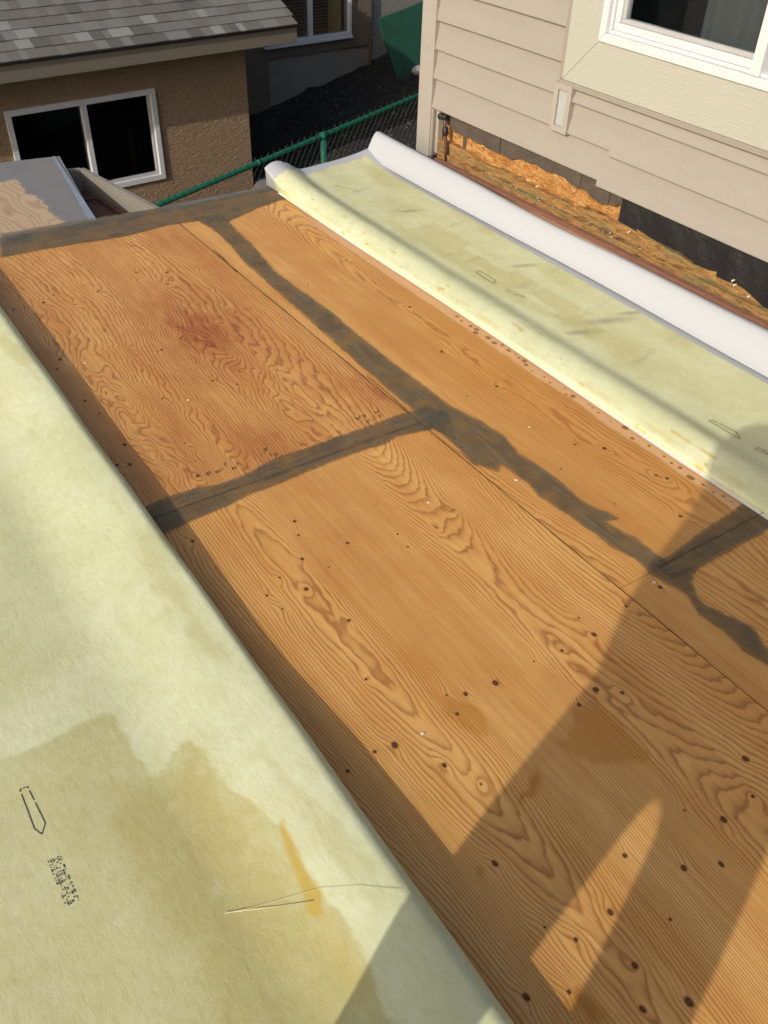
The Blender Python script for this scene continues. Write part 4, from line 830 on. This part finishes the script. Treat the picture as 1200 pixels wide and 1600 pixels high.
# ------------------------------------------------------------------ grey coated lower roof and beige curb beyond the deck edge
def m_greyroof():
    t = NT('grey_coated_plywood'); v = t.coord('Object'); n = t.noise(v, 9.0, 4, .6)
    c = t.mix(n, (0.165, 0.155, 0.145), (0.225, 0.212, 0.20))
    bw = t.attr('bare'); g = t.math('FRACT', t.attr('grain')); ln = t.ramp(g, [(0, .2), (.5, 0.0), (.9, 1.0), (1.0, .2)])
    w = t.mix(t.math('MULTIPLY', ln, .75), (0.50, 0.36, 0.22), (0.34, 0.20, 0.10)); c = t.mix(bw, c, w)
    spk = t.ramp(t.voro(v, 11.0), [(0, 1.0), (.07, .9), (.10, 0.0)]); c = t.mix(t.math('MULTIPLY', spk, .7), c, (.06, .055, .05))
    return t.fin(c, .6, t.bump(n, .2, .01))
X, Y = np.meshgrid(np.arange(-.6, 1.42, .01), np.arange(4.348, 5.62, .01), indexing='ij')
E0, E1 = Vector(GREYROOF[1]), Vector(GREYROOF[0])
t = (Y - E0.y) / (E1.y - E0.y); XE = E0.x + (E1.x - E0.x) * t; X2 = -.6 + (X + .6) / 2.01 * (XE + .6)
Y2 = 4.348 + (Y - 4.348) / 1.265 * (np.where(True, E1.y - 4.348, 0)) + (XE * 0 + (1.382 - X2)) * .16 * (Y - 4.348) / 1.265
jb = .02 * fbm(X2 * 12, Y2 * 12, 5)
bare = .95 * sstep(.004, -.006, poly_dist(X2 + jb, Y2 + jb, BAREWOOD)); gr = 34 * X2 + 4 * perlin(X2 * 3, Y2 * 1.5, 3) + 2 * perlin(X2 * 9, Y2 * 4, 4)
lr = grid_obj('lower_roof', np.stack([X2, Y2, 0 * X2 - .02], -1), m_greyroof(), None, dict(bare=bare, grain=gr), skirt=.05); tag(lr, 'grey painted lower plywood roof with bare wood patch and metal edge left of deck', 'lower roof')
b = MB(); d = (E1 - E0).normalized(); q = Vector((d.y, -d.x)); a0 = E0 - d * .0; a1 = E1
b.add([(a0.x - q.x*.035, a0.y - q.y*.035, -.0165), (a0.x + q.x*.004, a0.y + q.y*.004, -.0165), (a1.x + q.x*.004, a1.y + q.y*.004, -.0165), (a1.x - q.x*.012, a1.y - q.y*.012, -.0165), (a0.x + q.x*.006, a0.y + q.y*.006, -.10), (a1.x + q.x*.006, a1.y + q.y*.006, -.10)], [(0, 1, 2, 3), (1, 4, 5, 2)]).build('metal_edge', STEEL, lr)
curb = empty('roof_curb', (1.5, 4.8, -.4)); tag(curb, 'beige metal-clad open curb with rusty floor between lower roof and fence', 'roof curb')
c1, c2, c3 = Vector((1.31, 5.245)), Vector((1.464, 5.204)), Vector((1.604, 4.40))
def wall_seg(a, c, z0, z1, th, name, mat):
    d = (c - a).normalized(); q = Vector((-d.y, d.x)) * th
    return MB().add([(a.x, a.y, z0), (c.x, c.y, z0), (c.x + q.x, c.y + q.y, z0), (a.x + q.x, a.y + q.y, z0), (a.x, a.y, z1), (c.x, c.y, z1), (c.x + q.x, c.y + q.y, z1), (a.x + q.x, a.y + q.y, z1)], [(0,1,2,3),(4,7,6,5),(0,4,5,1),(1,5,6,2),(2,6,7,3),(3,7,4,0)]).build(name, mat, curb)
wall_seg(c2, c3, -.75, -.062, .018, 'curb_wall', BEIGE); wall_seg(c1 - Vector((.3, -.08)), c2, -.75, -.062, .018, 'curb_wall', BEIGE)
wall_seg(c2 + Vector((.001, .006)), c3 + Vector((.004, 0)), -.061, -.050, .026, 'rim', BEIGE); wall_seg(c1 - Vector((.3, -.08)), c2 + Vector((.002, -.001)), -.0605, -.0505, .026, 'rim', BEIGE)
boxes('curb_floor', RUST, curb, [((1.10, 4.36, -.19), (1.60, 5.24, -.175))])
wall_seg(Vector((1.475, 5.02)), Vector((1.535, 4.46)), -.174, -.155, .02, 'floor_batten', RUST); wall_seg(Vector((1.30, 5.06)), Vector((1.47, 5.03)), -.174, -.160, .03, 'floor_batten', RUST)

# ------------------------------------------------------------------ the photographer, standing on the left membrane behind the camera (only the shadow is in view)
A_ = SUN_AZ; N_ = Vector((-A_.y, A_.x, 0)); FOOT = Vector((-.34, .087, .012))
def W(a, n, z): return FOOT + A_ * a + N_ * n + Vector((0, 0, z))
J = {'pel': (W(0, .05, 1.02), .20), 'lh': (W(0, .140, .93), .145), 'lth': (W(0, .160, .68), .145), 'lk': (W(.02, .150, .46), .112), 'la': (W(0, .120, .10), .10), 'lt': (W(.16, .17, .045), .045),
     'rh': (W(0, -.13, .93), .125), 'rk': (W(.02, -.165, .50), .098), 'ra': (W(0, -.185, .10), .085), 'rt': (W(.16, -.17, .045), .045),
     'wa': (W(0, .075, 1.12), .285), 'ch': (W(0, .09, 1.32), .30), 'nk': (W(.02, .02, 1.52), .07), 'hd': (W(.05, .01, 1.64), .10), 'hd2': (W(.055, .01, 1.76), .09),
     'ls': (W(0, .27, 1.43), .12), 'le': (W(.03, .385, 1.56), .10), 'lw': (W(.18, .10, 1.50), .042), 'lha': (W(.235, -.06, 1.62), .035),
     'rs': (W(0, -.17, 1.42), .085), 're': (W(.02, -.33, 1.25), .062), 'rw': (W(.17, -.26, 1.50), .042), 'rha': (W(.21, -.20, 1.62), .035)}
names = list(J); E = [('pel','lh'),('lh','lth'),('lth','lk'),('lk','la'),('la','lt'),('pel','rh'),('rh','rk'),('rk','ra'),('ra','rt'),('pel','wa'),('wa','ch'),('ch','nk'),('nk','hd'),('hd','hd2'),('ch','ls'),('ls','le'),('le','lw'),('lw','lha'),('ch','rs'),('rs','re'),('re','rw'),('rw','rha')]
me = bpy.data.meshes.new('person'); me.from_pydata([tuple(J[k][0] - FOOT) for k in names], [(names.index(a), names.index(c)) for a, c in E], [])
per = bpy.data.objects.new('person', me); link(per); per.location = FOOT
sk = per.modifiers.new('skin', 'SKIN'); 
for i, k in enumerate(names): me.skin_vertices[0].data[i].radius = (J[k][1], J[k][1])
me.skin_vertices[0].data[0].use_root = True
ss = per.modifiers.new('smooth', 'SUBSURF'); ss.levels = 2; ss.render_levels = 2
me.materials.append(mat_plain('work_clothes', (0.05, 0.055, 0.07), 0.9, 0.2))
tag(per, 'standing person in dark work clothes whose long shadow crosses the plywood at lower right', 'person')
